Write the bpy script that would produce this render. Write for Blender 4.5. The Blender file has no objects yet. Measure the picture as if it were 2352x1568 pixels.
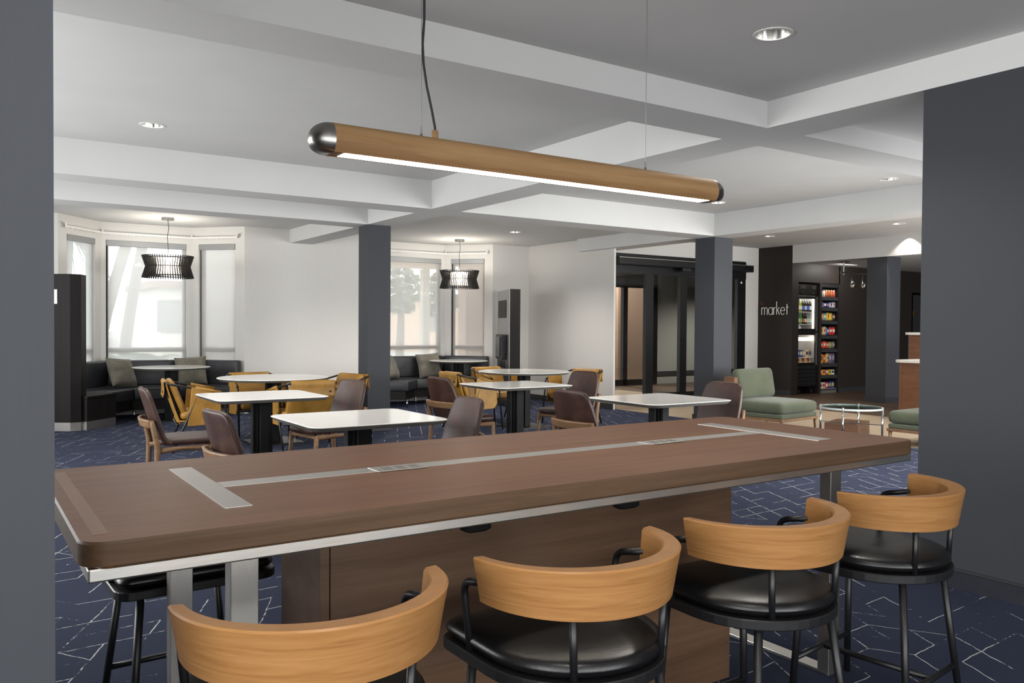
import bpy, bmesh, math, random
from mathutils import Vector, Matrix
from mathutils.geometry import delaunay_2d_cdt
PI = math.pi
rnd = random.Random(7)
S = bpy.context.scene
COL = S.collection

# ------------------------------------------------------------------ helpers
def lin(h):
    h = h.lstrip('#')
    def f(c):
        c /= 255.0
        return c / 12.92 if c <= 0.04045 else ((c + 0.055) / 1.055) ** 2.4
    return tuple(f(int(h[i:i + 2], 16)) for i in (0, 2, 4)) + (1.0,)

def obj(name, bm, mat=None, parent=None, smooth=False, bevel=0.0, subsurf=0, solid=0.0, seg=2):
    me = bpy.data.meshes.new(name)
    bmesh.ops.recalc_face_normals(bm, faces=bm.faces[:])
    bm.to_mesh(me); bm.free()
    o = bpy.data.objects.new(name, me); COL.objects.link(o)
    if mat is not None:
        for m in (mat if isinstance(mat, (list, tuple)) else [mat]): me.materials.append(m)
    if smooth:
        for p in me.polygons: p.use_smooth = True
    if solid:
        m = o.modifiers.new('s', 'SOLIDIFY'); m.thickness = solid; m.offset = 0
    if bevel:
        m = o.modifiers.new('b', 'BEVEL'); m.width = bevel; m.segments = seg; m.limit_method = 'ANGLE'; m.angle_limit = math.radians(40)
    if subsurf:
        m = o.modifiers.new('u', 'SUBSURF'); m.levels = subsurf; m.render_levels = subsurf
    if parent is not None: o.parent = parent
    return o

def tag(o, label, cat, group=None):
    o['label'] = label; o['category'] = cat
    if group: o['group'] = group
    return o

def thing(name, label, cat, loc=(0, 0, 0), rotz=0.0, group=None):
    o = bpy.data.objects.new(name, None); COL.objects.link(o)
    o.empty_display_size = 0.1
    o.location = loc; o.rotation_euler = (0, 0, rotz)
    return tag(o, label, cat, group)

def struct(name, bm, m, parent=None, **k):
    o = obj(name, bm, m, parent, **k)
    if parent is None: o['kind'] = 'structure'
    return o

def kids(o): return [c for c in bpy.data.objects if c.parent == o]

def dup(root, loc, rotz, label, group=None, cat=None):
    r = root.copy(); COL.objects.link(r); r.location = loc; r.rotation_euler = (0, 0, rotz)
    r['label'] = label
    if group: r['group'] = group
    for ch in kids(root):
        c = ch.copy(); COL.objects.link(c); c.parent = r
        for g in kids(ch):
            d = g.copy(); COL.objects.link(d); d.parent = c
    return r

def B(): return bmesh.new()

def box(bm, x0, y0, z0, x1, y1, z1, M=None):
    vs = [bm.verts.new(Vector(p) if M is None else M @ Vector(p)) for p in
          ((x0, y0, z0), (x1, y0, z0), (x1, y1, z0), (x0, y1, z0), (x0, y0, z1), (x1, y0, z1), (x1, y1, z1), (x0, y1, z1))]
    for f in ((0, 3, 2, 1), (4, 5, 6, 7), (0, 1, 5, 4), (1, 2, 6, 5), (2, 3, 7, 6), (3, 0, 4, 7)):
        bm.faces.new([vs[i] for i in f])
    return bm

def boxes(*bs):
    bm = B()
    for b in bs: box(bm, *b)
    return bm

def prism(bm, pts, z0, z1):
    a = [bm.verts.new((p[0], p[1], z0)) for p in pts]; b = [bm.verts.new((p[0], p[1], z1)) for p in pts]
    n = len(pts)
    bm.faces.new(a[::-1]); bm.faces.new(b)
    for i in range(n): bm.faces.new((a[i], a[(i + 1) % n], b[(i + 1) % n], b[i]))
    return bm

def tube(bm, pts, r, seg=10, cap=True):
    pts = [Vector(p) for p in pts]
    rs = r if isinstance(r, (list, tuple)) else [r] * len(pts)
    rings = []; up = None
    for i, p in enumerate(pts):
        if i == 0: t = pts[1] - pts[0]
        elif i == len(pts) - 1: t = pts[-1] - pts[-2]
        else: t = (pts[i + 1] - p).normalized() + (p - pts[i - 1]).normalized()
        t.normalize()
        if up is None: up = Vector((0, 0, 1)) if abs(t.z) < 0.9 else Vector((1, 0, 0))
        a = t.cross(up)
        if a.length < 1e-6: a = t.cross(Vector((0, 1, 0)))
        a.normalize(); b = t.cross(a).normalized(); up = -b if False else up
        k = 1.0
        if 0 < i < len(pts) - 1:
            c = (pts[i + 1] - p).normalized().dot((p - pts[i - 1]).normalized())
            k = 1.0 / max(0.6, math.sqrt(max(0.0, (1 + c) / 2)))
        rings.append([bm.verts.new(p + (a * math.cos(2 * PI * j / seg) + b * math.sin(2 * PI * j / seg)) * rs[i]) for j in range(seg)])
    for A, Bb in zip(rings, rings[1:]):
        for j in range(seg): bm.faces.new((A[j], A[(j + 1) % seg], Bb[(j + 1) % seg], Bb[j]))
    if cap: bm.faces.new(rings[0][::-1]); bm.faces.new(rings[-1])
    return bm

def fillet(pts, r=0.03, n=4):
    pts = [Vector(p) for p in pts]; out = [pts[0]]
    for i in range(1, len(pts) - 1):
        p = pts[i]; a = (pts[i - 1] - p); b = (pts[i + 1] - p)
        d = min(r, a.length * .45, b.length * .45)
        A = p + a.normalized() * d; C = p + b.normalized() * d
        for k in range(n + 1):
            t = k / n; out.append((1 - t) ** 2 * A + 2 * t * (1 - t) * p + t * t * C)
    out.append(pts[-1]); return out

def lathe(bm, prof, seg=32, c=(0, 0, 0), close=False):
    rings = []
    for r, z in prof:
        if r < 1e-6: rings.append([bm.verts.new((c[0], c[1], c[2] + z))])
        else: rings.append([bm.verts.new((c[0] + r * math.cos(2 * PI * j / seg), c[1] + r * math.sin(2 * PI * j / seg), c[2] + z)) for j in range(seg)])
    for A, Bb in zip(rings, rings[1:]):
        for j in range(seg):
            k = (j + 1) % seg
            q = [A[j % len(A)], A[k % len(A)], Bb[k % len(Bb)], Bb[j % len(Bb)]]
            u = []
            for v in q:
                if v not in u: u.append(v)
            if len(u) > 2: bm.faces.new(u)
    return bm

def grid(bm, rows):
    vs = [[bm.verts.new(p) for p in row] for row in rows]
    for A, Bb in zip(vs, vs[1:]):
        for i in range(len(A) - 1): bm.faces.new((A[i], A[i + 1], Bb[i + 1], Bb[i]))
    return bm

def rrect(x0, y0, x1, y1, r, n=6):
    out = []
    for cx, cy, a in ((x1 - r, y0 + r, -90), (x1 - r, y1 - r, 0), (x0 + r, y1 - r, 90), (x0 + r, y0 + r, 180)):
        for k in range(n + 1):
            t = math.radians(a + 90 * k / n); out.append((cx + r * math.cos(t), cy + r * math.sin(t)))
    return out

def loft(bm, outline, prof):
    """rings of one outline, prof = [(inset distance as scale, z)]"""
    cx = sum(p[0] for p in outline) / len(outline); cy = sum(p[1] for p in outline) / len(outline)
    R = sum(math.hypot(p[0] - cx, p[1] - cy) for p in outline) / len(outline)
    rings = []
    for ins, z in prof:
        k = 1 - ins / R
        rings.append([bm.verts.new((cx + (p[0] - cx) * k, cy + (p[1] - cy) * k, z)) for p in outline])
    n = len(outline)
    for A, Bb in zip(rings, rings[1:]):
        for i in range(n): bm.faces.new((A[i], A[(i + 1) % n], Bb[(i + 1) % n], Bb[i]))
    bm.faces.new(rings[0][::-1]); bm.faces.new(rings[-1])
    return bm

def puff(bm, outline, z0, z1, r, crown=0.012):
    h = z1 - z0; r = min(r, h / 2)
    prof = [(r, z0), (r * .3, z0 + r * .3), (0, z0 + r)]
    prof += [(0, z1 - r), (r * .12, z1 - r * .55), (r * .5, z1 - r * .15), (r * 1.2, z1 + crown * .1), (r * 2.4, z1 + crown * .55), (r * 4, z1 + crown)]
    return loft(bm, outline, prof)

def Mloc(x, y, z=0, rz=0): return Matrix.Translation((x, y, z)) @ Matrix.Rotation(rz, 4, 'Z')

# ------------------------------------------------------------------ materials
class NT:
    def __init__(s, name, rough=0.5, metal=0.0, spec=0.5):
        s.m = bpy.data.materials.new(name); s.m.use_nodes = True
        s.t = s.m.node_tree; s.b = s.t.nodes['Principled BSDF']; s.out = s.t.nodes['Material Output']
        s.b.inputs['Roughness'].default_value = rough; s.b.inputs['Metallic'].default_value = metal
        s.b.inputs['Specular IOR Level'].default_value = spec
    def n(s, typ, **k):
        x = s.t.nodes.new(typ)
        for a, v in k.items(): setattr(x, a, v)
        return x
    def put(s, sock, v):
        if isinstance(v, bpy.types.NodeSocket): s.t.links.new(v, sock)
        elif v is not None: sock.default_value = v
    def math(s, op, a, b=None, c=None):
        x = s.n('ShaderNodeMath', operation=op); s.put(x.inputs[0], a)
        if b is not None: s.put(x.inputs[1], b)
        if c is not None: s.put(x.inputs[2], c)
        return x.outputs[0]
    def coord(s, kind='Object', scale=(1, 1, 1), rot=(0, 0, 0), loc=(0, 0, 0)):
        t = s.n('ShaderNodeTexCoord'); m = s.n('ShaderNodeMapping')
        m.inputs['Scale'].default_value = scale; m.inputs['Rotation'].default_value = rot; m.inputs['Location'].default_value = loc
        s.t.links.new(t.outputs[kind], m.inputs[0]); return m.outputs[0]
    def noise(s, vec, scale, detail=4, rough=.5, dist=0):
        x = s.n('ShaderNodeTexNoise'); s.put(x.inputs['Vector'], vec); x.inputs['Scale'].default_value = scale
        x.inputs['Detail'].default_value = detail; x.inputs['Roughness'].default_value = rough; x.inputs['Distortion'].default_value = dist
        return x.outputs[0]
    def ramp(s, fac, stops):
        x = s.n('ShaderNodeValToRGB'); s.put(x.inputs[0], fac)
        el = x.color_ramp.elements
        while len(el) < len(stops): el.new(.5)
        for e, (p, c) in zip(el, stops): e.position = p; e.color = lin(c) if isinstance(c, str) else c
        return x.outputs[0]
    def mix(s, fac, a, b, blend='MIX'):
        x = s.n('ShaderNodeMix', data_type='RGBA', blend_type=blend)
        s.put(x.inputs[0], fac); s.put(x.inputs[6], lin(a) if isinstance(a, str) else a); s.put(x.inputs[7], lin(b) if isinstance(b, str) else b)
        return x.outputs[2]
    def col(s, v): s.put(s.b.inputs['Base Color'], lin(v) if isinstance(v, str) else v); return s
    def bump(s, h, strength=.2, dist=.01):
        x = s.n('ShaderNodeBump'); x.inputs['Strength'].default_value = strength; x.inputs['Distance'].default_value = dist
        s.put(x.inputs['Height'], h); s.t.links.new(x.outputs[0], s.b.inputs['Normal']); return s
    def rough(s, v): s.put(s.b.inputs['Roughness'], v); return s

def plain(name, c, rough=.5, metal=0, spec=.5, var=.06, scale=6):
    t = NT(name, rough, metal, spec)
    nz = t.noise(t.coord(), scale, 3)
    c0 = lin(c); a = tuple(x * (1 - var) for x in c0[:3]) + (1,); b = tuple(min(1, x * (1 + var)) for x in c0[:3]) + (1,)
    t.col(t.ramp(nz, [(.3, a), (.7, b)])); return t.m

def wood(name, stops, scale, rough=.4, grain=1.0, spec=.4, fine=60, kind='Object', dist=.6):
    t = NT(name, rough, 0, spec)
    v = t.coord(kind, scale)
    n1 = t.noise(v, 1.0, 5, .6, dist); n2 = t.noise(v, 6.0, 3, .7, .2)
    f = t.math('ADD', t.math('MULTIPLY', n1, .75), t.math('MULTIPLY', n2, .25))
    t.col(t.ramp(f, stops)); t.bump(n2, .06 * grain, .002); return t.m

def leather(name, c, dark, light, rough=.42, scale=9, bump=.12):
    t = NT(name, rough, 0, .45); v = t.coord()
    n = t.noise(v, scale, 5, .6); t.col(t.ramp(n, [(.3, dark), (.52, c), (.78, light)]))
    v2 = t.n('ShaderNodeTexVoronoi'); v2.inputs['Scale'].default_value = 160; t.t.links.new(v, v2.inputs['Vector'])
    t.bump(t.math('ADD', t.math('MULTIPLY', n, 2.0), v2.outputs[0]), bump, .004)
    t.rough(t.math('ADD', t.math('MULTIPLY', n, .25), rough - .12)); return t.m

def fabric(name, c, dark, scale=220, rough=.9, bump=.25):
    t = NT(name, rough, 0, .2); v = t.coord()
    n = t.noise(v, scale, 2, .6); n2 = t.noise(v, 5, 3)
    t.col(t.ramp(t.math('ADD', t.math('MULTIPLY', n, .7), t.math('MULTIPLY', n2, .3)), [(.35, dark), (.62, c)]))
    t.bump(n, bump, .003); t.b.inputs['Sheen Weight'].default_value = .15; return t.m

def brushed(name, c, rough=.32, scale=(1, 1, 1)):
    t = NT(name, rough, 1.0, .5); n = t.noise(t.coord('Object', scale), 8, 4, .7)
    c0 = lin(c); t.col(t.ramp(n, [(.25, tuple(x * .86 for x in c0[:3]) + (1,)), (.75, c0)]))
    t.rough(t.math('ADD', t.math('MULTIPLY', n, .2), rough - .08)); return t.m

def emit(name, c, strength):
    t = NT(name); t.b.inputs['Base Color'].default_value = lin(c); t.b.inputs['Emission Color'].default_value = lin(c)
    t.b.inputs['Emission Strength'].default_value = strength; return t.m

def wall_paper(name, c, rough=.75):
    t = NT(name, rough, 0, .25)
    n = t.noise(t.coord('Object', (60, 60, 2)), 3, 3, .6); n2 = t.noise(t.coord('Object', (40, 40, 40)), 3, 2)
    c0 = lin(c); t.col(t.ramp(n, [(.3, tuple(x * .95 for x in c0[:3]) + (1,)), (.7, c0)]))
    t.bump(t.math('ADD', n, n2), .05, .002); return t.m

M = {}
M['ceil'] = plain('ceiling_paint', '#c6c6c5', .85, 0, .2, .02, 2)
M['white'] = wall_paper('white_wallpaper', '#cdcbc7')
M['gray'] = wall_paper('charcoal_wallpaper', '#37393e', .6)
M['gray2'] = wall_paper('vestibule_paint', '#8f918d', .7)
M['market'] = wall_paper('market_dark_paint', '#2b2624', .5)
M['base_carpet'] = fabric('carpet_base', '#2a2d35', '#1c1e25', 300)
M['base_dark'] = plain('dark_baseboard', '#2e2e31', .5)
M['steel'] = brushed('brushed_steel', '#c9c6c0', .34, (2, 90, 90))
M['steelv'] = brushed('brushed_steel_upright', '#c2bfb9', .36, (60, 60, 3))
M['grey_panel'] = brushed('grey_metal_panel', '#85827d', .42, (60, 60, 3))
M['chrome'] = plain('chrome', '#d0d0d0', .12, 1, .5, .01)
M['black'] = plain('black_powder_coat', '#141416', .42, 0, .5, .1, 20)
M['pedestal'] = plain('pedestal_black', '#131314', .6, 0, .2, .05)
M['gray_column'] = wall_paper('charcoal_column_wrap', '#3b3d42', .6)
M['blackmat'] = plain('black_matte', '#17171a', .6, 0, .4, .08)
M['espresso'] = wood('espresso_wood', [(.3, '#121010'), (.7, '#1e1b1a')], (20, 20, 1.2), .6, .6, .2)
M['btm'] = plain('brown_metal', '#4b4a48', .35, 1, .5)
M['nickel'] = plain('dark_nickel', '#8f8c88', .3, 1, .5, .02)
M['top_wood'] = wood('walnut_tabletop', [(.28, '#4f3219'), (.45, '#643f24'), (.6, '#6e482b'), (.75, '#7b5536')], (1.3, 26, 26), .4, .5, .32)
M['edge_wood'] = wood('walnut_edge', [(.28, '#40301f'), (.5, '#4f3c2c'), (.75, '#5d493a')], (1.3, 30, 30), .55, .5, .2)
M['ped_wood'] = wood('walnut_pedestal', [(.28, '#4e392a'), (.5, '#5e4735'), (.75, '#6d5543')], (1.2, 14, 22), .42, .4)
M['oak'] = wood('honey_oak', [(.25, '#7b522b'), (.42, '#906539'), (.58, '#9b7043'), (.78, '#a87f54')], (2.2, 2.2, 34), .42, .6, .35, dist=2.2)
M['beam_wood'] = wood('pendant_oak', [(.25, '#76583a'), (.5, '#8d6d4a'), (.75, '#9c7d5a')], (1.2, 18, 18), .62, .3, .18, dist=1.0)
M['chair_wood'] = wood('beech_frame', [(.25, '#604731'), (.5, '#75583d'), (.75, '#86694d')], (6, 6, 30), .45, .4)
M['vinyl'] = leather('black_seat_vinyl', '#0d0d0e', '#08080a', '#141416', .34, 5, .05)
M['sofa'] = leather('black_banquette_leather', '#2c2d31', '#212226', '#36373c', .4, 4, .05)
M['brown'] = leather('brown_chair_leather', '#39221a', '#2a1811', '#4b3025', .44, 8, .1)
M['mustard'] = leather('mustard_leather', '#986f2b', '#845f1f', '#a57e38', .48, 7, .08)
M['green'] = fabric('sage_upholstery', '#565c4b', '#454a3b', 260)
M['pillow'] = fabric('grey_green_weave', '#7e7a6e', '#504c44', 120, .95, .5)
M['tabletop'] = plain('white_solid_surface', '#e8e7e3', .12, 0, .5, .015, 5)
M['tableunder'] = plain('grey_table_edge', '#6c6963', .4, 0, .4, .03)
M['stone'] = plain('counter_stone', '#c9c6c1', .2, 0, .5, .08, 30)
M['deskwood'] = wood('desk_veneer', [(.3, '#573826'), (.5, '#65442f'), (.75, '#73513b')], (3, 3, 24), .35, .3)
M['white_plastic'] = plain('white_plastic', '#d8d6d2', .45, 0, .4, .02)
M['cassette'] = plain('grey_aluminium_cassette', '#8e8f90', .45, .3, .4, .02)
M['frame_beige'] = plain('beige_window_frame', '#a79c90', .5, 0, .4, .03)
M['frame_black'] = plain('black_door_frame', '#121214', .35, .2, .5, .06)
M['lens'] = emit('led_lens', '#fff1dc', 18.0)
M['bulb'] = emit('warm_bulb', '#ffe2b8', 2.2)
M['can_glow'] = emit('ceiling_spot', '#fff3e2', 14.0)
M['tubeglow'] = emit('cooler_tube', '#fff4e6', 1.6)
M['reflector'] = plain('can_reflector', '#d9d9d7', .18, 1, .5, .01)
M['brass'] = plain('brass_hinge', '#b39b6b', .35, 1, .5, .03)
M['stucco'] = plain('exterior_stucco', '#d6bba6', .9, 0, .2, .06, 40)
M['stucco2'] = plain('exterior_brown_stucco', '#8d7465', .9, 0, .2, .1, 40)
M['trunk'] = plain('palm_trunk', '#8b8073', .9, 0, .2, .2, 14)
M['frond'] = plain('palm_frond', '#6c7560', .7, 0, .3, .25, 6)
M['lawn'] = plain('lawn', '#a4a69c', .95, 0, .1, .25, 3)
M['bldg'] = plain('far_building', '#d2cec6', .9, 0, .2, .05)
M['asphalt'] = plain('parking_asphalt', '#8e8c88', .95, 0, .2, .06)

def glass_mat(name, tint='#ffffff', refl=.08):
    t = NT(name); t.t.nodes.remove(t.b)
    a = t.n('ShaderNodeBsdfTransparent'); a.inputs[0].default_value = lin(tint)
    g = t.n('ShaderNodeBsdfGlossy'); g.inputs['Roughness'].default_value = .02
    fr = t.n('ShaderNodeLayerWeight'); fr.inputs[0].default_value = .5
    x = t.n('ShaderNodeMixShader'); t.put(x.inputs[0], t.math('MULTIPLY_ADD', t.math('POWER', fr.outputs['Facing'], 4.0), .5, refl * .5))
    t.t.links.new(a.outputs[0], x.inputs[1]); t.t.links.new(g.outputs[0], x.inputs[2]); t.t.links.new(x.outputs[0], t.out.inputs[0])
    return t.m
M['glass'] = glass_mat('window_glass')
M['glassd'] = glass_mat('door_glass', '#e6e6e4', .1)
M['glasst'] = glass_mat('table_glass', '#dfe8e6', .16)
def blind_mat():
    t = NT('solar_screen_fabric'); t.t.nodes.remove(t.b)
    a = t.n('ShaderNodeBsdfTransparent'); d = t.n('ShaderNodeBsdfDiffuse'); d.inputs[0].default_value = lin('#cdcdcc')
    tr = t.n('ShaderNodeBsdfTranslucent'); tr.inputs[0].default_value = lin('#d8dadb')
    w = t.noise(t.coord('Object', (1, 1, 1)), 420, 1)
    m1 = t.n('ShaderNodeMixShader'); m1.inputs[0].default_value = .62
    t.t.links.new(d.outputs[0], m1.inputs[1]); t.t.links.new(tr.outputs[0], m1.inputs[2])
    m2 = t.n('ShaderNodeMixShader'); t.put(m2.inputs[0], t.math('ADD', t.math('MULTIPLY', w, .1), .44))
    t.t.links.new(a.outputs[0], m2.inputs[1]); t.t.links.new(m1.outputs[0], m2.inputs[2]); t.t.links.new(m2.outputs[0], t.out.inputs[0])
    return t.m
M['blind'] = blind_mat()

def carpet_mat():
    t = NT('navy_lattice_carpet', .95, 0, .12)
    tc = t.n('ShaderNodeTexCoord')
    wob = t.n('ShaderNodeTexNoise'); wob.inputs['Scale'].default_value = 9; wob.inputs['Detail'].default_value = 3
    t.t.links.new(tc.outputs['Object'], wob.inputs['Vector'])
    wv = t.n('ShaderNodeVectorMath', operation='MULTIPLY_ADD'); t.t.links.new(wob.outputs['Color'], wv.inputs[0])
    wv.inputs[1].default_value = (.022, .022, 0); t.t.links.new(tc.outputs['Object'], wv.inputs[2])
    mp = t.n('ShaderNodeMapping'); mp.inputs['Rotation'].default_value = (0, 0, -math.radians(4)); t.t.links.new(wv.outputs[0], mp.inputs[0])
    sp = t.n('ShaderNodeSeparateXYZ'); t.t.links.new(mp.outputs[0], sp.inputs[0])
    E = .176; H = E * math.sin(PI / 3)
    tt = t.math('DIVIDE', sp.outputs[1], H)
    ss = t.math('SUBTRACT', t.math('DIVIDE', sp.outputs[0], E), t.math('MULTIPLY', tt, .5))
    uu = t.math('ADD', ss, tt)
    fine = t.noise(tc.outputs['Object'], 260, 2, .6)
    mid = t.noise(tc.outputs['Object'], 34, 3, .6)
    def fam(a, b, seed, thr, w):
        ra = t.math('ROUND', a); d = t.math('MULTIPLY', t.math('ABSOLUTE', t.math('SUBTRACT', a, ra)), H)
        cell = t.n('ShaderNodeCombineXYZ'); t.put(cell.inputs[0], ra); t.put(cell.inputs[1], t.math('FLOOR', b)); cell.inputs[2].default_value = seed
        wn = t.n('ShaderNodeTexWhiteNoise', noise_dimensions='3D'); t.t.links.new(cell.outputs[0], wn.inputs[0])
        on = t.math('LESS_THAN', wn.outputs[0], thr)
        strong = t.math('GREATER_THAN', t.math('ADD', t.math('MULTIPLY', wn.outputs[0], -.28 / thr), t.math('ADD', t.math('MULTIPLY', fine, .5), t.math('MULTIPLY', mid, .6))), .40)
        line = t.math('LESS_THAN', d, t.math('MULTIPLY', t.math('ADD', t.math('MULTIPLY', mid, .6), t.math('MULTIPLY', fine, .8)), w))
        return t.math('MULTIPLY', t.math('MULTIPLY', on, line), strong)
    f1 = fam(tt, ss, 1.5, .46, .0036); f2 = fam(ss, tt, 7.5, .66, .0040); f3 = fam(uu, tt, 13.5, .18, .0030)
    ln = t.math('MAXIMUM', t.math('MAXIMUM', f1, f2), f3)
    fl = t.noise(tc.outputs['Object'], 500, 2, .8); big = t.noise(tc.outputs['Object'], 1.3, 3)
    base = t.ramp(t.math('ADD', t.math('MULTIPLY', fl, .8), t.math('MULTIPLY', big, .2)), [(.3, '#191c29'), (.5, '#232838'), (.7, '#313649')])
    t.col(t.mix(ln, base, '#aeafad'))
    t.bump(t.math('ADD', fl, t.math('MULTIPLY', ln, .6)), .5, .004)
    t.b.inputs['Sheen Weight'].default_value = .09; t.b.inputs['Sheen Roughness'].default_value = .4; t.b.inputs['Sheen Tint'].default_value = lin('#9aa3cc')
    return t.m
M['carpet'] = carpet_mat()

def plank_mat(name, a, b, c, gap, sc=(1, 1), rot=0, rough=.4):
    t = NT(name, rough, 0, .4)
    v = t.coord('Object', (1, 1, 1), (0, 0, rot))
    br = t.n('ShaderNodeTexBrick'); t.t.links.new(v, br.inputs['Vector'])
    br.inputs['Scale'].default_value = 1; br.inputs['Brick Width'].default_value = 1.2 * sc[0]; br.inputs['Row Height'].default_value = .16 * sc[1]
    br.inputs['Mortar Size'].default_value = .003; br.offset = .37
    br.inputs['Color1'].default_value = lin(a); br.inputs['Color2'].default_value = lin(b); br.inputs['Mortar'].default_value = lin(gap)
    mp = t.n('ShaderNodeMapping'); mp.inputs['Scale'].default_value = (2, 24, 1); t.t.links.new(v, mp.inputs[0])
    n = t.noise(mp.outputs[0], 2, 4, .6, .5)
    t.col(t.mix(t.math('MULTIPLY', n, .55), br.outputs[0], c)); return t.m
M['plank'] = plank_mat('light_plank_floor', '#ab9a84', '#9a8973', '#857562', '#6c5f50')
M['plankd'] = plank_mat('dark_plank_floor', '#4a3a2d', '#3b2e25', '#54412f', '#241c17')

# ------------------------------------------------------------------ camera
HC = 1.35
yaw, pit, rol = .9804, -.0183, .0066
F = Vector((math.cos(yaw) * math.cos(pit), math.sin(yaw) * math.cos(pit), math.sin(pit)))
R = Vector((math.sin(yaw), -math.cos(yaw), 0)); U = R.cross(F)
R, U = R * math.cos(rol) + U * math.sin(rol), U * math.cos(rol) - R * math.sin(rol)
cam = bpy.data.cameras.new('camera'); co = bpy.data.objects.new('camera', cam); COL.objects.link(co)
mw = Matrix((R, U, -F)).transposed().to_4x4(); mw.translation = Vector((0, 0, HC)); co.matrix_world = mw
cam.sensor_width = 36; cam.lens = 1901.91 / 2352 * 36; cam.shift_y = 1.04 / 2352; cam.clip_start = .05; cam.clip_end = 400
S.camera = co

# ------------------------------------------------------------------ setting: floors
ZB = 2.64            # beam undersides
struct('floor', boxes((-3.2, -3.7, -.1, 9.05, 13.6, 0)), M['carpet'])
struct('floor_planks', boxes((9.05, 2.3, -.1, 11.9, 13.6, 0)), M['plank'])
struct('floor_market', boxes((11.9, 2.3, -.1, 20.2, 16.2, 0)), M['plankd'])

# ------------------------------------------------------------------ ceiling
DL = [  # downlights: x, y, ceiling z, radius
    (3.37, 2.72, 2.81, .085), (1.31, 7.17, 2.95, .085), (5.25, 10.75, 2.85, .085), (7.35, 10.9, 2.85, .085),
    (8.07, 7.34, 2.95, .085), (8.25, 5.13, 2.95, .085), (12.3, 9.95, 3.03, .09), (12.45, 7.55, 3.03, .09)]
HID = [(.7, -1.5, 2.81), (3.2, -1.5, 2.81), (1.5, 5.6, 2.95), (3.4, 5.2, 2.95), (6.2, 6.4, 2.95), (2.2, 9.1, 2.95), (.6, .6, 2.81), (6.3, 5.2, 2.95), (3.6, 7.2, 2.95)]

def ceil_panel(x0, y0, x1, y1, z):
    holes = [d for d in DL if x0 < d[0] < x1 and y0 < d[1] < y1 and abs(d[2] - z) < .01]
    vs = [Vector(p) for p in ((x0, y0), (x1, y0), (x1, y1), (x0, y1))]; ed = [(0, 1), (1, 2), (2, 3), (3, 0)]
    for d in holes:
        k = len(vs); n = 28
        vs += [Vector((d[0] + d[3] * math.cos(2 * PI * i / n), d[1] + d[3] * math.sin(2 * PI * i / n))) for i in range(n)]
        ed += [(k + i, k + (i + 1) % n) for i in range(n)]
    out = delaunay_2d_cdt(vs, ed, [], 0, 1e-5)
    def inhole(c): return any((c.x - d[0]) ** 2 + (c.y - d[1]) ** 2 < (d[3] * .985) ** 2 for d in holes)
    V = [CEIL.verts.new((v.x, v.y, z)) for v in out[0]]
    for f in out[2]:
        c = sum((out[0][i] for i in f), Vector((0, 0))) / len(f)
        if not inhole(c): CEIL.faces.new([V[i] for i in f])
CEIL = B()
ceil_panel(-3.2, -3.7, 4.34, 3.54, 2.81)
ceil_panel(-3.2, 3.92, 4.34, 8.08, 2.95)
ceil_panel(-3.2, 8.49, 4.34, 9.78, 2.95)
ceil_panel(-3.2, 10.2, 4.34, 13.6, 2.85)
ceil_panel(4.71, 2.3, 8.81, 3.54, 2.78)
ceil_panel(4.71, 3.92, 8.81, 8.08, 2.95)
ceil_panel(4.71, 8.49, 8.81, 13.6, 2.85)
ceil_panel(8.81, 11.17, 8.97, 13.6, 2.85)
ceil_panel(8.97, 11.17, 9.2, 11.8, 3.03)
ceil_panel(9.2, 2.3, 14.0, 11.8, 3.03)
ceil_panel(14.0, 2.3, 20.2, 11.6, 2.68)
struct('ceiling', CEIL, M['ceil'])

for yb0, yb1 in ((3.54, 3.92), (8.08, 8.49)):
    struct('beam', boxes((-3.2, yb0, ZB, 4.34, yb1, 3.1)), M['ceil'])
    struct('beam', boxes((4.71, yb0, ZB, 8.81, yb1, 3.1)), M['ceil'])
struct('beam', boxes((-3.2, 9.78, ZB, 4.34, 10.2, 3.1)), M['ceil'])
struct('beam', boxes((4.34, -3.7, ZB, 4.71, 12.76, 3.1)), M['ceil'])
struct('beam', boxes((8.81, 2.3, ZB, 9.2, 11.17, 3.1)), M['ceil'])
struct('beam', boxes((14.0, 2.3, 2.67, 14.02, 10.75, 3.1)), M['ceil'])

# ------------------------------------------------------------------ walls
struct('wall_left', boxes((-3.2, 1.45, 0, .124, 1.66, 2.81)), M['gray'])
struct('wall_right', boxes((4.34, -3.7, 0, 4.7, 2.50, ZB)), M['gray'])
struct('baseboard_right', boxes((4.325, -3.7, 0, 4.34, 2.50, .095)), M['base_carpet'])
struct('trim_1', boxes((4.322, -3.7, .095, 4.34, 2.50, .103)), M['base_dark'])
struct('column', boxes((4.345, 9.785, 0, 4.66, 10.08, ZB)), M['gray_column'])
struct('baseboard_column', boxes((4.33, 9.77, 0, 4.675, 10.095, .1)), M['base_dark'])
struct('column', boxes((8.9, 8.15, 0, 9.27, 8.52, ZB)), M['gray_column'])
struct('baseboard_column', boxes((8.885, 8.135, 0, 9.285, 8.535, .1)), M['base_dark'])
struct('column', boxes((14.03, 8.72, 0, 14.46, 9.12, 2.68)), M['gray_column'])
struct('baseboard_column', boxes((14.01, 8.70, 0, 14.48, 9.14, .1)), M['base_dark'])

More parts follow.
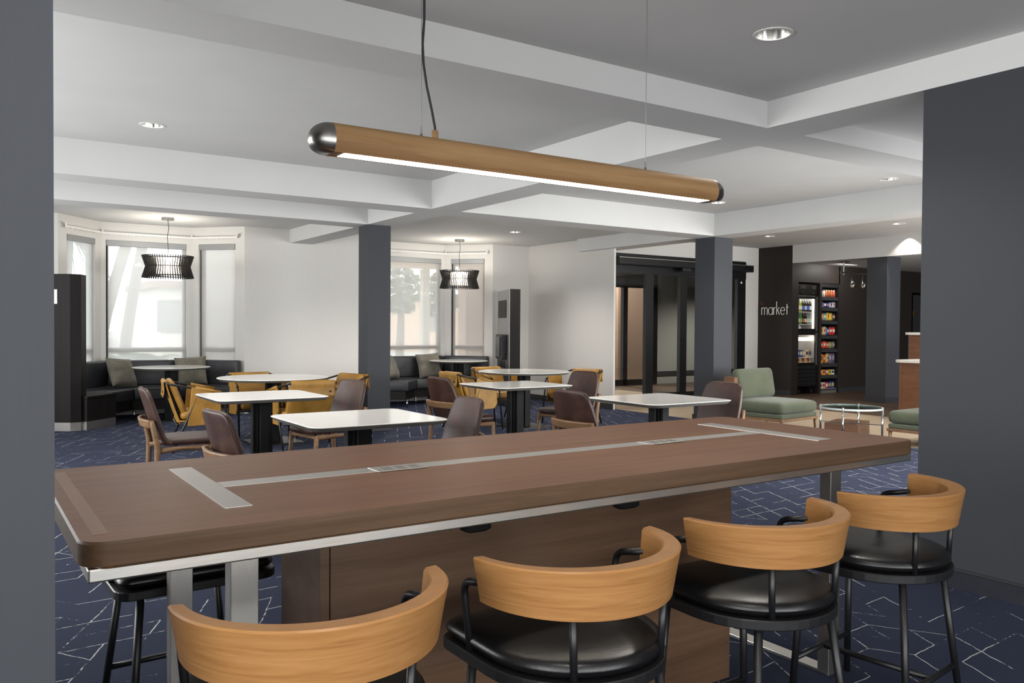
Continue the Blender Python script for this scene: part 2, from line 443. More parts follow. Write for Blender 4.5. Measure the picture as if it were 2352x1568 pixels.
def wall_run(name, A, Bp, th, ztop, mat, holes=(), kind=True):
    """wall whose room face runs A to B, thickness away to the left of A->B; holes = (s0, s1, z0, z1)"""
    L = math.hypot(Bp[0] - A[0], Bp[1] - A[1]); T = Mloc(A[0], A[1], 0, math.atan2(Bp[1] - A[1], Bp[0] - A[0]))
    bm = B(); s = 0
    for (a, b, z0, z1) in sorted(holes):
        if a > s: box(bm, s, 0, 0, a, th, ztop, T)
        if z0 > 0: box(bm, a, 0, 0, b, th, z0, T)
        if z1 < ztop: box(bm, a, 0, z1, b, th, ztop, T)
        s = b
    if L > s: box(bm, s, 0, 0, L, th, ztop, T)
    return struct(name, bm, mat), T, L

wall_run('wall_far_left', (-1.6, 12.76), (1.14, 12.76), .12, 2.85, M['white'])
wall_run('wall_far_middle', (3.64, 12.76), (5.61, 12.76), .12, 2.85, M['white'])
wall_run('wall_far_right', (8.12, 12.76), (8.92, 12.76), .12, 2.85, M['white'])
struct('wall_partition', boxes((8.92, 10.33, 0, 8.96, 12.76, 2.86)), M['white'])
struct('baseboard_partition', boxes((8.905, 10.32, 0, 8.92, 12.76, .1)), M['base_dark'])
struct('baseboard_far', boxes((3.7, 12.745, 0, 5.55, 12.76, .1)), M['base_dark'])
# entrance wall above and beside the sliding door
struct('wall_entrance', boxes((8.96, 11.6, 0, 9.9, 11.75, 3.03), (13.6, 11.6, 0, 14.0, 11.75, 3.03), (9.9, 11.6, 2.72, 13.6, 11.75, 3.03)), M['white'])
# market walls
struct('wall_sign', boxes((14.0, 10.75, 0, 14.2, 11.75, 3.03)), M['market'])
struct('wall_market', boxes((14.2, 10.75, 2.30, 15.58, 11.5, 2.68), (14.90, 10.75, 0, 14.965, 11.5, 2.3), (15.545, 10.75, 0, 18.3, 11.5, 2.68),
       (14.2, 11.48, 0, 15.58, 11.52, 2.68), (18.3, 10.75, 2.2, 19.3, 11.5, 2.68), (19.3, 10.75, 0, 20.2, 11.5, 2.68), (18.3, 11.5, 0, 19.3, 11.55, 2.3)), M['market'])
struct('baseboard_market', boxes((15.56, 10.735, 0, 18.2, 10.75, .1), (13.985, 10.75, 0, 14.0, 11.6, .1)), M['base_dark'])
struct('wall_market_right', boxes((20.1, 2.3, 0, 20.25, 11.6, 2.68)), M['market'])
struct('wall_lobby', boxes((4.7, 2.2, 0, 5.6, 2.35, 3.03), (9.2, 2.2, 0, 9.9, 2.35, 3.03), (5.6, 2.2, 0, 9.2, 2.35, .6), (5.6, 2.2, 2.4, 9.2, 2.35, 3.03), (16.1, 2.2, 0, 20.2, 2.35, 3.03), (9.9, 2.2, 0, 16.1, 2.35, .6), (9.9, 2.2, 2.55, 16.1, 2.35, 3.03)), M['white'])
# room behind and beside the camera
struct('wall_back', boxes((-3.2, -3.75, 0, 4.34, -3.6, .5), (-3.2, -3.75, 2.5, 4.34, -3.6, 2.81), (-3.2, -3.75, .5, -2.6, -3.6, 2.5), (3.9, -3.75, .5, 4.34, -3.6, 2.5)), M['white'])
struct('wall_side', boxes((-3.3, -3.75, 0, -3.2, -3.0, 2.81), (-3.3, .6, 0, -3.2, 1.66, 2.81), (-3.3, -3.0, 0, -3.2, .6, .6), (-3.3, -3.0, 2.55, -3.2, .6, 2.81)), M['white'])
struct('wall_dining', boxes((-1.7, 1.66, 0, -1.6, 3.4, 2.95), (-1.7, 11.2, 0, -1.6, 12.88, 2.95), (-1.7, 3.4, 0, -1.6, 11.2, .7), (-1.7, 3.4, 2.5, -1.6, 11.2, 2.95)), M['white'])

# ------------------------------------------------------------------ bay windows
WN = [0]
def bay(x0, x1, side):
    a, b, c, d = (x0, 12.76), (x0 + .61, 13.45), (x1 - .61, 13.45), (x1, 12.76)
    for k, (P, Q) in enumerate(((a, b), (b, c), (c, d))):
        L = math.hypot(Q[0] - P[0], Q[1] - P[1])
        m0, m1 = ((.18, L - .13) if k == 0 else ((.07, L - .08) if k == 1 else (.12, L - .16)))
        _, T, _ = wall_run('wall_bay_%s' % side, P, Q, .14, 2.85, M['white'], [(m0, m1, .7, 2.59)])
        WN[0] += 1; f = .045
        fr = B(); y0, y1 = .07, .12
        box(fr, m0, y0, .7, m0 + f, y1, 2.59, T); box(fr, m1 - f, y0, .7, m1, y1, 2.59, T)
        box(fr, m0 + f, y0, 2.54, m1 - f, y1, 2.59, T); box(fr, m0 + f, y0, .7, m1 - f, y1, .75, T); box(fr, m0 + f, y0, .93, m1 - f, y1, 1.0, T)
        w = struct('window_%d' % WN[0], fr, M['frame_beige'])
        g = B(); box(g, m0 + f, .093, .75, m1 - f, .097, 2.54, T); obj('pane', g, M['glass'], w)
        nm = ('left', 'centre', 'right')[k]
        lab = {('left', 0): 'narrow roller blind behind the tall dark panel at the left bay', ('left', 1): 'wide roller blind in front of the palms, behind the left pendant',
               ('left', 2): 'narrow roller blind right of the wide one in the left bay', ('right', 0): 'narrow roller blind hidden behind the middle dark column',
               ('right', 1): 'wide roller blind just right of the middle dark column', ('right', 2): 'narrow roller blind behind the right slatted pendant'}[(side, k)]
        r = thing('roller_blind', lab, 'blind', group='roller blinds in the bay windows')
        r.matrix_world = T
        obj('cassette', boxes((m0 + .004, -.012, 2.505, m1 - .004, .062, 2.588)), M['cassette'], r, bevel=.004)
        g0 = m0 + .028
        obj('blind_fabric', boxes((g0, .028, .72, m1 - .012, .0295, 2.51)), M['blind'], r)
        obj('hem_bar', boxes((g0, .02, .705, m1 - .012, .037, .725)), M['cassette'], r)
        gp = B(); box(gp, m0 + .001, .045, .71, m0 + .026, .065, 2.5, T)
        obj('side_strip', gp, M['blackmat'], w)  # dark strip filling the gap beside the blind
    # white curtain track with glides under the bay ceiling
    off = .05
    pts = [(x0 + .10, 12.79, 2.68), (x0 + .63, 13.385, 2.68), (x1 - .63, 13.385, 2.68), (x1 - .10, 12.79, 2.68)]
    t = thing('curtain_track', 'white curtain track with glides around the top of the %s bay' % side, 'track')
    bm = B()
    for P, Q in zip(pts, pts[1:]):
        L = math.hypot(Q[0] - P[0], Q[1] - P[1]); T = Mloc(P[0], P[1], P[2], math.atan2(Q[1] - P[1], Q[0] - P[0]))
        box(bm, 0, -.012, -.012, L, .012, .018, T)
    obj('rail', bm, M['white_plastic'], t)
    for P, Q in zip(pts, pts[1:]):
        L = math.hypot(Q[0] - P[0], Q[1] - P[1]); T = Mloc(P[0], P[1], P[2], math.atan2(Q[1] - P[1], Q[0] - P[0]))
        n = int(L / .045)
        for i in range(n):
            if rnd.random() < .4: gl = B(); box(gl, i * .045, -.006, -.028, i * .045 + .014, .006, -.012, T); obj('glide', gl, M['white_plastic'], t)
    for P in pts: obj('bracket', boxes((P[0] - .01, P[1] - .01, P[2] + .018, P[0] + .01, P[1] + .05, P[2] + .05)), M['white_plastic'], t)
bay(1.14, 3.64, 'left'); bay(5.61, 8.12, 'right')

# ------------------------------------------------------------------ outdoors
struct('ground_outside', boxes((-60, 13.7, -.3, 120, 190, -.12)), M['lawn'])
struct('street_outside', boxes((-60, 45, -.13, 120, 90, -.1)), M['asphalt'])
def palm(x, y, h, lean, label, dense=34, crown=1.6, seed=1):
    q = random.Random(seed)
    t = thing('palm_tree', label, 'palm', (x, y, -.12), 0, 'palms outside the windows')
    tb = B(); n = 12
    tube(tb, [(lean * (i / n) ** 1.5, 0, h * i / n) for i in range(n + 1)], [.11 - .02 * i / n + (.008 if i % 2 else 0) for i in range(n + 1)], 12)
    obj('trunk', tb, M['trunk'], t, smooth=True)
    fb = B()
    for k in range(dense):
        a = 2 * PI * q.random(); el = q.uniform(-.5, 1.1); L = crown * q.uniform(.75, 1.1)
        dx, dy = math.cos(a), math.sin(a); px, py = -dy, dx
        spine = []
        for i in range(7):
            s = i / 6; r = L * s * math.cos(el * (1 - .5 * s)); z = L * s * math.sin(el) - .75 * L * s * s
            spine.append(Vector((lean + dx * r, dy * r, h + z)))
        for i in range(1, 7):
            for sg in (-1, 1):
                for j in range(4):
                    p = spine[i - 1].lerp(spine[i], .25 * j); ln = .42 * L * (1 - .55 * (i / 6)) * .8
                    tip = p + Vector((px * sg * ln + dx * ln * .6, py * sg * ln + dy * ln * .6, -.22 * ln))
                    w = Vector((dx, dy, 0)) * .014
                    v = [fb.verts.new(p - w), fb.verts.new(p + w), fb.verts.new(tip)]
                    fb.faces.new(v)
        tube(fb, spine, [.018 - .0022 * i for i in range(7)], 4)
    obj('fronds', fb, M['frond'], t)
palm(2.14, 17.6, 4.9, 1.25, 'left leaning palm trunk seen through the wide left blind', 26, 1.5, 3)
palm(2.72, 18.1, 5.4, .95, 'right leaning palm trunk seen through the wide left blind', 26, 1.5, 4)
palm(2.40, 16.0, .75, .05, 'low bushy palm at the left of the wide left blind', 30, .95, 5)
palm(3.05, 16.9, .7, .0, 'low bushy palm at the right of the wide left blind', 30, .9, 6)
palm(1.62, 17.4, 3.1, .1, 'palm seen through the narrow blind above the dark panel', 26, .9, 9)
def far_house(x0, y0, x1, y1, h, label, mat):
    t = thing('far_building', label, 'building', (x0, y0, -.12))
    obj('facade', boxes((0, 0, 0, x1 - x0, y1 - y0, h)), mat, t)
    obj('roof', boxes((-.3, -.3, h, x1 - x0 + .3, y1 - y0 + .3, h + .25)), M['stucco2'], t)
    for i in range(3):
        a = (i + .5) * (x1 - x0) / 3
        obj('window', boxes((a - .6, -.05, 1.2, a + .6, .02, 2.3)), M['asphalt'], t)
far_house(5.75, 30, 8.6, 35, 2.7, 'pale house behind the right edge of the wide left blind', M['bldg'])
tag(obj('garden_wall', boxes((3.46, 14.9, -.12, 5.2, 15.2, 3.6)), M['bldg']), 'pale garden wall just outside the right narrow window of the left bay', 'wall')
far_house(21.5, 42, 29, 48, 3.0, 'pale house far outside the right bay window', M['stucco'])
def bushy(x, y, h, w, label, seed):
    q = random.Random(seed); t = thing('shade_tree', label, 'tree', (x, y, -.12), 0, 'shade trees across the street')
    tb = B(); tube(tb, [(0, 0, 0), (.05, 0, h * .5), (0, .05, h * .75)], [.16, .12, .07], 8); obj('trunk', tb, M['trunk'], t, smooth=True)
    fb = B()
    for k in range(420):
        a = q.uniform(0, 2 * PI); r = w * math.sqrt(q.random()); z = h * (.55 + .45 * q.random()) ; r *= math.sin(PI * min(.95, max(.05, (z / h - .45) / .6)))
        p = Vector((r * math.cos(a), r * math.sin(a), z)); s = q.uniform(.10, .2)
        u = Vector((q.uniform(-1, 1), q.uniform(-1, 1), q.uniform(-1, 1))).normalized(); v = u.orthogonal().normalized()
        fb.faces.new([fb.verts.new(p + u * s), fb.verts.new(p + v * s * .6), fb.verts.new(p - u * s), fb.verts.new(p - v * s * .6)])
    obj('foliage', fb, M['frond'], t)
bushy(11.75, 24.0, 3.5, .75, 'leafy tree at the upper left of the wide right-bay blind', 2)
bushy(14.85, 27.0, 3.4, .8, 'leafy tree at the upper right of the wide right-bay blind', 5)
tag(obj('porch_post', boxes((9.03, 17.2, -.12, 9.2, 17.37, 2.68)), M['bldg']), 'square porch post seen through the wide right-bay blind', 'post')
tag(obj('garden_wall', boxes((8.345, 14.1, -.12, 9.25, 14.4, 2.68)), M['stucco']), 'brown stucco wall just outside the narrow right-bay blind', 'wall')

tag(obj('porch_roof', boxes((6.2, 14.0, 2.70, 9.4, 17.45, 2.95)), M['stucco']), 'beige porch roof seen at the top of the wide right-bay blind', 'roof')
# ------------------------------------------------------------------ entrance door and vestibule
DY = 11.6
fr = B()
for a, b in ((9.93, 10.05), (10.80, 10.99), (11.70, 11.88), (13.34, 13.58)): box(fr, a, DY - .02, 0, b, DY + .06, 2.66)
box(fr, 9.93, DY - .03, 2.36, 13.58, DY + .06, 2.70)
box(fr, 10.99, DY, .0, 11.70, DY + .05, .1); box(fr, 11.88, DY, 0, 13.34, DY + .05, .1); box(fr, 10.05, DY, 0, 10.80, DY + .05, .06)
door = struct('door_1', fr, M['frame_black'])
g = boxes((10.05, DY + .02, .06, 10.80, DY + .028, 2.36), (10.99, DY + .02, .1, 11.70, DY + .028, 2.36), (11.88, DY + .02, .1, 13.34, DY + .028, 2.36)); obj('pane', g, M['glassd'], door)
hb = B(); box(hb, 9.98, DY - .20, 2.50, 13.62, DY, 2.64); box(hb, 9.96, DY - .06, 2.64, 13.55, DY, 2.72)
obj('operator_box', hb, M['frame_black'], door, bevel=.012)
obj('header_trim', boxes((9.97, DY - .205, 2.628, 13.62, DY - .195, 2.636)), M['steel'], door)
obj('sensor', boxes((11.55, DY - .235, 2.43, 11.78, DY - .16, 2.50)), M['blackmat'], door, bevel=.01)
obj('indicator', boxes((13.42, DY - .03, 2.27, 13.46, DY - .021, 2.31)), M['white_plastic'], door)
obj('handle', boxes((11.78, DY - .05, 1.1, 11.80, DY - .02, 1.16), (11.72, DY - .05, 1.1, 11.74, DY - .02, 1.16)), M['blackmat'], door)
struct('wall_vestibule', boxes((13.9, 14.6, 0, 18, 14.75, 3.0), (17.9, 11.75, 0, 18.05, 14.6, 3.0), (9.3, 14.6, 2.62, 13.9, 14.75, 3.0)), M['gray2'])
struct('trim_2', boxes((13.9, 14.575, .20, 17.9, 14.6, .30), (17.875, 11.76, .2, 17.9, 14.6, .3)), M['base_dark'])
struct('ceiling_vestibule', boxes((9.3, 11.76, 2.62, 18, 14.75, 2.7)), M['frame_black'])
vf = B()
for a, b in ((11.75, 11.85), (12.82, 12.95), (13.52, 13.9)): box(vf, a, 14.5, 0, b, 14.6, 2.62)
box(vf, 11.85, 14.5, 2.28, 13.52, 14.6, 2.62); box(vf, 11.85, 14.5, 0, 13.52, 14.6, .14)
d2 = struct('door_2', vf, M['frame_black']); obj('pane', boxes((11.85, 14.54, .14, 12.82, 14.55, 2.28), (12.95, 14.54, .14, 13.52, 14.55, 2.28)), M['glassd'], d2)
tag(obj('porch_column', boxes((14.32, 16.4, -.12, 15.2, 17.3, 4.2)), plain('porch_stone', '#9d8575', .9, 0, .2, .12, 40)), 'brownish stone porch column seen through the left door glass', 'column')
tag(obj('porch_wall', boxes((11.5, 17.8, -.12, 19, 18.2, 4.2)), M['stucco']), 'pale stucco porch wall beyond the left door glass', 'wall')
tag(obj('porch_planter', boxes((12.4, 16.2, -.12, 13.78, 16.8, .78)), M['stucco']), 'low pale planter ledge outside the left door glass', 'planter')

# ------------------------------------------------------------------ downlights
def downlight(x, y, z, r, label):
    t = thing('downlight', label, 'ceiling light', (x, y, z), 0, 'recessed ceiling downlights')
    obj('trim_ring', lathe(B(), [(r * .97, .004), (r * .97, -.004), (r * 1.16, -.003), (r * 1.16, 0), (r * .99, .001)], 32), M['white_plastic'], t, smooth=False)
    obj('reflector', lathe(B(), [(r * .97, 0), (r * .9, .04), (r * .72, .09), (r * .55, .115)], 32), M['reflector'], t, smooth=True)
    obj('lamp', lathe(B(), [(r * .56, .112), (r * .3, .10), (0, .098)], 24), M['can_glow'], t, smooth=True)
    return t
dlab = ['large recessed downlight over the communal table, nearest the camera', 'recessed downlight above the left dining tables, left of the wooden pendant',
        'recessed downlight just right of the middle dark column', 'faint recessed downlight right of the right slatted pendant',
        'recessed downlight by the right tip of the wooden pendant', 'recessed downlight in the coffer beside the right dark wall',
        'recessed downlight left of the dark sign wall', 'recessed downlight at far right above the white soffit']
for d, lb in zip(DL, dlab): downlight(*d, lb)

# ------------------------------------------------------------------ communal table
ct = thing('communal_table', 'long dark walnut counter-height communal table with steel inlays', 'table', (0, 0, 0))
tp = B(); loft(tp, rrect(.2, 1.83, 3.165, 2.83, .055, 14), [(.012, .856), (0, .862), (0, .906), (.004, .912)])
obj('tabletop', tp, M['top_wood'], ct)
for f in bpy.data.objects['tabletop'].data.polygons: f.material_index = 0
me = bpy.data.objects['tabletop'].data; me.materials.append(M['edge_wood'])
for p in me.polygons:
    if abs(p.normal.z) < .6: p.material_index = 1
obj('edge_band', boxes((.232, 1.9, .9118, .262, 2.76, .9126)), wood('walnut_band', [(.3, '#6b4a30'), (.7, '#805a3d')], (20, 2, 20), .36), ct)
for xa, xb in ((.53, .594), (2.795, 2.885)):
    obj('end_inlay', boxes((xa, 2.015, .9115, xb, 2.65, .9135)), M['steelv'], ct)
    xm = (xa + xb) / 2; w = .033
    for ya in (1.965, 2.63):
        obj('leg', boxes((xm - w, ya, .012, xm + w, ya + .05, .84)), M['steelv'], ct, bevel=.002)
    obj('sled_foot', boxes((xm - w, 1.965, 0, xm + w, 2.68, .014)), M['steel'], ct, bevel=.002)
obj('centre_inlay', boxes((.596, 2.285, .9115, 2.79, 2.36, .9128)), M['steel'], ct)
for xo in (1.045, 2.155):
    o = obj('power_outlet', boxes((xo, 2.268, .9128, xo + .165, 2.352, .9148)), M['steelv'], ct, bevel=.0008)
    sb = B()
    for i in range(3): box(sb, xo + .03 + i * .045, 2.29, .9148, xo + .06 + i * .045, 2.33, .9153)
    obj('socket', sb, M['tableunder'], o)
obj('apron', boxes((.215, 1.842, .828, 3.15, 1.872, .857), (.215, 2.79, .828, 3.15, 2.82, .857), (.215, 1.872, .828, .245, 2.79, .857), (3.12, 1.872, .828, 3.15, 2.79, .857)), M['steel'], ct, bevel=.004)
obj('under_panel', boxes((.245, 1.872, .846, 3.12, 2.79, .857)), M['edge_wood'], ct)
obj('pedestal', boxes((.855, 2.17, 0, 2.478, 2.50, .846)), M['ped_wood'], ct, bevel=.002)
obj('pedestal_post', boxes((.825, 2.172, 0, .853, 2.498, .846)), M['ped_wood'], ct, bevel=.002)
HOOK = plain('hook_black', '#0b0b0c', .9, 0, .1)
for xh in (1.10, 1.63):
    hk = B(); loft(hk, rrect(xh, 1.848, xh + .085, 1.90, .02, 4), [(.01, .808), (0, .814), (0, .83)])
    obj('bag_hook', hk, HOOK, ct)

# ------------------------------------------------------------------ counter stools
def stool_outline(r, yf, cr=.05, n=20):
    o = [(r * math.cos(t), r * math.sin(t)) for t in [PI + PI * k / n for k in range(n + 1)]]
    o += [(r - cr + cr * math.cos(a), yf - cr + cr * math.sin(a)) for a in [PI / 2 * k / 5 for k in range(6)]]
    o += [(-r + cr + cr * math.cos(a), yf - cr + cr * math.sin(a)) for a in [PI / 2 + PI / 2 * k / 5 for k in range(6)]]
    return o
def make_stool(label, group):
    t = thing('counter_stool', label, 'stool', (0, 0, 0), 0, group)
    obj('seat_plate', loft(B(), stool_outline(.25, .245), [(.003, .508), (0, .511), (0, .534), (.003, .537)]), M['black'], t)
    c = B(); puff(c, stool_outline(.243, .244, .045), .537, .582, .024, .010)
    obj('seat_cushion', c, M['vinyl'], t, smooth=True, subsurf=1)
    for s in (-1, 1):
        for (a, b) in (((s * .17, .185), (s * .205, .205)), ((s * .155, -.165), (s * .215, -.215))):
            obj('leg', tube(B(), [(a[0], a[1], .512), (b[0], b[1], .0)], .0125, 10), M['black'], t, smooth=True)
        obj('arm_hoop', tube(B(), fillet([(s * .236, .095, .53), (s * .252, .105, .712), (s * .254, -.012, .738)], .035, 5), .0095, 10), M['black'], t, smooth=True)
        obj('back_post', tube(B(), [(s * .135, -.195, .53), (s * .143, -.200, .70)], .0095, 10), M['black'], t, smooth=True)
    k = .155 / .512; fx = .205 - .035 * k; 
    obj('footrest', tube(B(), [(-.195, .198, .155), (.195, .198, .155)], .0105, 10), M['black'], t, smooth=True)
    obj('stretcher', tube(tube(B(), [(-.198, -.2, .155), (.198, -.2, .155)], .0105, 10), [(0, -.2, .155), (0, .198, .155)], .0105, 10), M['black'], t, smooth=True)
    bm = B(); n = 40; rings = []
    for i in range(n + 1):
        u = i / n; a = PI + PI * u; e = math.sin(PI * u)
        th = .034 + .022 * e
        ob, ot = .268, .288; z0, z1 = .693 - .010 * e, .803
        ib, it = ob - th * .62, ot - th
        q = [(ob, z0), (ob + (ot - ob) * .55, z0 + (z1 - z0) * .55), (ot, z1 - .004), (ot - .004, z1), (it + .006, z1 - .002), (it, z1 - .009), (ib, z0 + .03), (ib, z0)]
        sq = 1.0 if 0 < i < n else .985
        rings.append([bm.verts.new((r * math.cos(a) * 1.0, r * math.sin(a) * .97, z)) for r, z in q])
    for A, C in zip(rings, rings[1:]):
        for j in range(8): bm.faces.new((A[j], A[(j + 1) % 8], C[(j + 1) % 8], C[j]))
    bm.faces.new(rings[0][::-1]); bm.faces.new(rings[-1])
    o = obj('backrest', bm, M['oak'], t, smooth=True)
    m = o.modifiers.new('e', 'EDGE_SPLIT'); m.split_angle = math.radians(38)
    return t
gst = 'wood-backed stools along the near side of the communal table'
st = make_stool('nearest oak-backed stool, cut off at the bottom left of the communal table', gst)
st.location = (.6255, 1.685, 0); st.rotation_euler = (0, 0, math.radians(-4))
dup(st, (1.304, 1.6775, 0), math.radians(.3), 'second oak-backed black stool from the left along the near table side', gst)
dup(st, (2.026, 1.693, 0), math.radians(-1.5), 'third oak-backed black stool from the left along the near table side', gst)
dup(st, (2.741, 1.7315, 0), math.radians(7), 'oak-backed black stool beside the right charcoal wall', gst)
gfs = 'stools tucked under the far side of the communal table'
dup(st, (.635, 2.965, 0), math.radians(182), 'black stool under the left table end, seen between the steel legs', gfs)
dup(st, (1.262, 2.985, 0), math.radians(180), 'far-side black stool mostly hidden behind the table pedestal', gfs)

# ------------------------------------------------------------------ linear pendant over the communal table
lp = thing('linear_pendant', 'long wooden bar pendant light with grey end caps over the communal table', 'pendant light', (0, 2.33, 1.893))
def dprof(r, flat, n=30):
    a0 = math.asin(flat / r)
    return [(r * math.cos(t), r * math.sin(t)) for t in [-a0 + (PI + 2 * a0) * k / n for k in range(n + 1)]]
def xloft(secs):
    bm = B(); rings = [[bm.verts.new((x, p[0] * k, p[1] * kz)) for p in prof] for x, prof, k, kz in secs]; n = len(rings[0])
    for A, C in zip(rings, rings[1:]):
        for j in range(n): bm.faces.new((A[j], A[(j + 1) % n], C[(j + 1) % n], C[j]))
    bm.faces.new(rings[0][::-1]); bm.faces.new(rings[-1]); return bm
P0 = dprof(.053, .038)
o = obj('body', xloft([(.912, P0, 1, 1), (2.508, P0, 1, 1)]), M['beam_wood'], lp, smooth=True)
m = o.modifiers.new('e', 'EDGE_SPLIT'); m.split_angle = math.radians(40)
for sx, xb in ((-1, .912), (1, 2.508)):
    secs = []
    for k in range(9):
        s = k / 8 * .985; sc = math.sqrt(1 - s * s); secs.append((xb + sx * .066 * s, P0, sc, sc if True else 1))
    o = obj('end_cap', xloft(secs), M['nickel'], lp, smooth=True)
    m = o.modifiers.new('e', 'EDGE_SPLIT'); m.split_angle = math.radians(50)
obj('lens', boxes((.945, -.033, -.0388, 2.475, .024, -.037)), M['lens'], lp)
for xc in (1.213, 2.163):
    c = obj('suspension_cable', tube(B(), [(xc, 0, .05), (xc, 0, 2.81 - 1.893)], .0013, 6), M['nickel'], lp)
    obj('cable_ferrule', tube(B(), [(xc, 0, .048), (xc, 0, .062), (xc, 0, .085)], [.007, .003, .0025], 8), M['nickel'], lp)
cp = [(1.262, 0, .06), (1.262, 0, .085), (1.25, 0, .14), (1.232, .0, .21), (1.220, 0, .28), (1.2165, 0, .34), (1.222, 0, .42), (1.222, 0, .52), (1.2165, 0, .60), (1.221, 0, .70), (1.22, 0, .917)]
obj('power_cord', tube(B(), cp, .0042, 8), M['blackmat'], lp, smooth=True)
obj('cord_gland', tube(B(), [(1.262, 0, .046), (1.262, 0, .075), (1.262, 0, .078)], [.0105, .0105, .008], 12), M['beam_wood'], lp, smooth=True)
obj('ceiling_canopy', lathe(B(), [(0, 0), (.06, 0), (.06, .02), (0, .02)], 24, (1.215, 0, .897)), M['white_plastic'], lp)

# ------------------------------------------------------------------ dining tables
def table_parts(t, outline, wide):
    tpb = B(); loft(tpb, outline, [(.028, .722), (.004, .742), (0, .747), (.002, .7505), (.006, .752)])
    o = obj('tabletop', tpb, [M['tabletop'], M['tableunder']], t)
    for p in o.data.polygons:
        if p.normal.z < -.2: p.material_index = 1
    obj('mount_plate', boxes((-.22, -.22, .710, .22, .22, .7225)), M['blackmat'], t)
    c = B(); box(c, -.085, -.035, .016, .085, .035, .711); box(c, -.035, -.085, .016, .035, -.035, .711); box(c, -.035, .035, .016, .035, .085, .711)
    box(c, -.055, -.055, .016, .055, .055, .7105)
    obj('pedestal_column', c, M['pedestal'], t, bevel=.003)
    obj('base_plate', loft(B(), rrect(-wide, -wide, wide, wide, .02, 3), [(.0, 0), (0, .012), (.004, .017)]), M['btm'], t)
gsq = 'square white dining tables'
sq = thing('square_dining_table', 'white square table in front, nearest the communal table at the left', 'table', (2.18, 5.06, 0), 0, gsq)
table_parts(sq, rrect(-.465, -.43, .465, .43, .09, 6), .26)
dup(sq, (2.165, 7.08, 0), 0, 'white square table between the two left brown chairs, behind the front one', gsq)
dup(sq, (4.83, 7.14, 0), 0, 'white square table in the middle, in front of the right round table', gsq)
dup(sq, (4.93, 5.12, 0), 0, 'white square table in front of the right dark column', gsq)
grd = 'round white dining tables'
def circ(r, n=56): return [(r * math.cos(2 * PI * k / n), r * math.sin(2 * PI * k / n)) for k in range(n)]
rt = thing('round_dining_table', 'white round table among the mustard chairs at left', 'table', (3.03, 9.47, 0), 0, grd)
table_parts(rt, circ(.62), .28)
dup(rt, (6.37, 9.21, 0), 0, 'white round table among the mustard chairs at right', grd)
rb = thing('round_bay_table', 'white round table at the left bay banquette', 'table', (2.52, 12.42, 0), 0, grd)
table_parts(rb, circ(.52), .28)
dup(rb, (7.33, 12.62, 0), 0, 'white round table at the right bay banquette', grd)

# ------------------------------------------------------------------ brown dining chairs (front = +X)
def make_chair(label, group):
    t = thing('dining_chair', label, 'chair', (0, 0, 0), 0, group)
    out = []
    for k in range(40):
        a = 2 * PI * k / 40; c, s = math.cos(a), math.sin(a); e = .45
        x = math.copysign(abs(c) ** e, c) * .245 + .02; y = math.copysign(abs(s) ** e, s) * (.225 + .015 * c)
        out.append((x, y))
    cb = B(); puff(cb, out, .418, .472, .022, .008); obj('seat', cb, M['brown'], t, smooth=True, subsurf=1)
    rows = []; nv, nu = 14, 16
    for i in range(nv + 1):
        v = i / nv; row = []
        for j in range(nu + 1):
            u = -1 + 2 * j / nu
            hw = .226 + .014 * math.sin(PI * v) - .026 * v ** 2
            if v > .9: hw -= .022 * ((v - .9) / .1) ** 2.2
            z = .43 + (.43 - .014 * abs(u) ** 8) * v
            x = -.205 - .115 * v ** 1.15 + .035 * u * u * (1 - .3 * v)
            if v < .15: x += .05 * (1 - v / .15) ** 2
            row.append((x, u * hw, z))
        rows.append(row)
    o = obj('backrest', grid(B(), rows), M['brown'], t, smooth=True, solid=.036, bevel=.012, seg=3)
    for s in (-1, 1):
        obj('leg', tube(B(), [(-.285, s * .235, 0), (-.235, s * .232, .25), (-.228, s * .235, .42), (-.262, s * .235, .58), (-.272, s * .233, .622)], [.014, .02, .024, .019, .016], 10), M['chair_wood'], t, smooth=True)
        obj('leg', tube(B(), [(.245, s * .225, 0), (.215, s * .215, .25), (.205, s * .21, .41)], [.013, .018, .023], 10), M['chair_wood'], t, smooth=True)
        obj('side_rail', tube(B(), [(-.23, s * .222, .385), (-.05, s * .218, .398), (.205, s * .21, .392)], [.024, .017, .024], 8), M['chair_wood'], t, smooth=True)
    obj('front_rail', tube(B(), [(.205, -.21, .392), (.205, .21, .392)], .016, 8), M['chair_wood'], t, smooth=True)
    obj('stretcher', boxes((-.236, -.222, .19, -.216, .222, .215)), M['chair_wood'], t, bevel=.004)
    br = [(-.272 - .028 * (1 - (y / .233) ** 2) , y, z) for y in (0,) for z in (.6,)]
    rows = []
    for z in (.565, .575, .615, .625):
        rows.append([(-.268 - .045 * (1 - u * u) - (z - .56) * .25, u * .236, z) for u in [-1 + 2 * k / 14 for k in range(15)]])
    obj('back_rail', grid(B(), rows), M['chair_wood'], t, smooth=True, solid=.02)
    return t
gch = 'brown leather dining chairs with wooden frames'
ch = make_chair('brown leather chair at far left, its seat in view', gch)
ch.location = (1.50, 6.92, 0); ch.rotation_euler = (0, 0, math.radians(-3))
dup(ch, (1.53, 4.94, 0), math.radians(5), 'brown leather chair tucked into the front square table, left side', gch)
dup(ch, (2.70, 7.0, 0), PI + math.radians(10), 'brown leather chair facing left with mustard chair and column behind', gch)
dup(ch, (2.66, 4.95, 0), PI - math.radians(4), 'brown leather chair right of the front square table, showing its shiny back', gch)
dup(ch, (4.17, 7.08, 0), math.radians(4), 'brown leather chair left of the middle square table, below the right banquette', gch)
dup(ch, (4.25, 5.10, 0), math.radians(2), 'brown leather chair left of the right square table, seen from behind', gch)
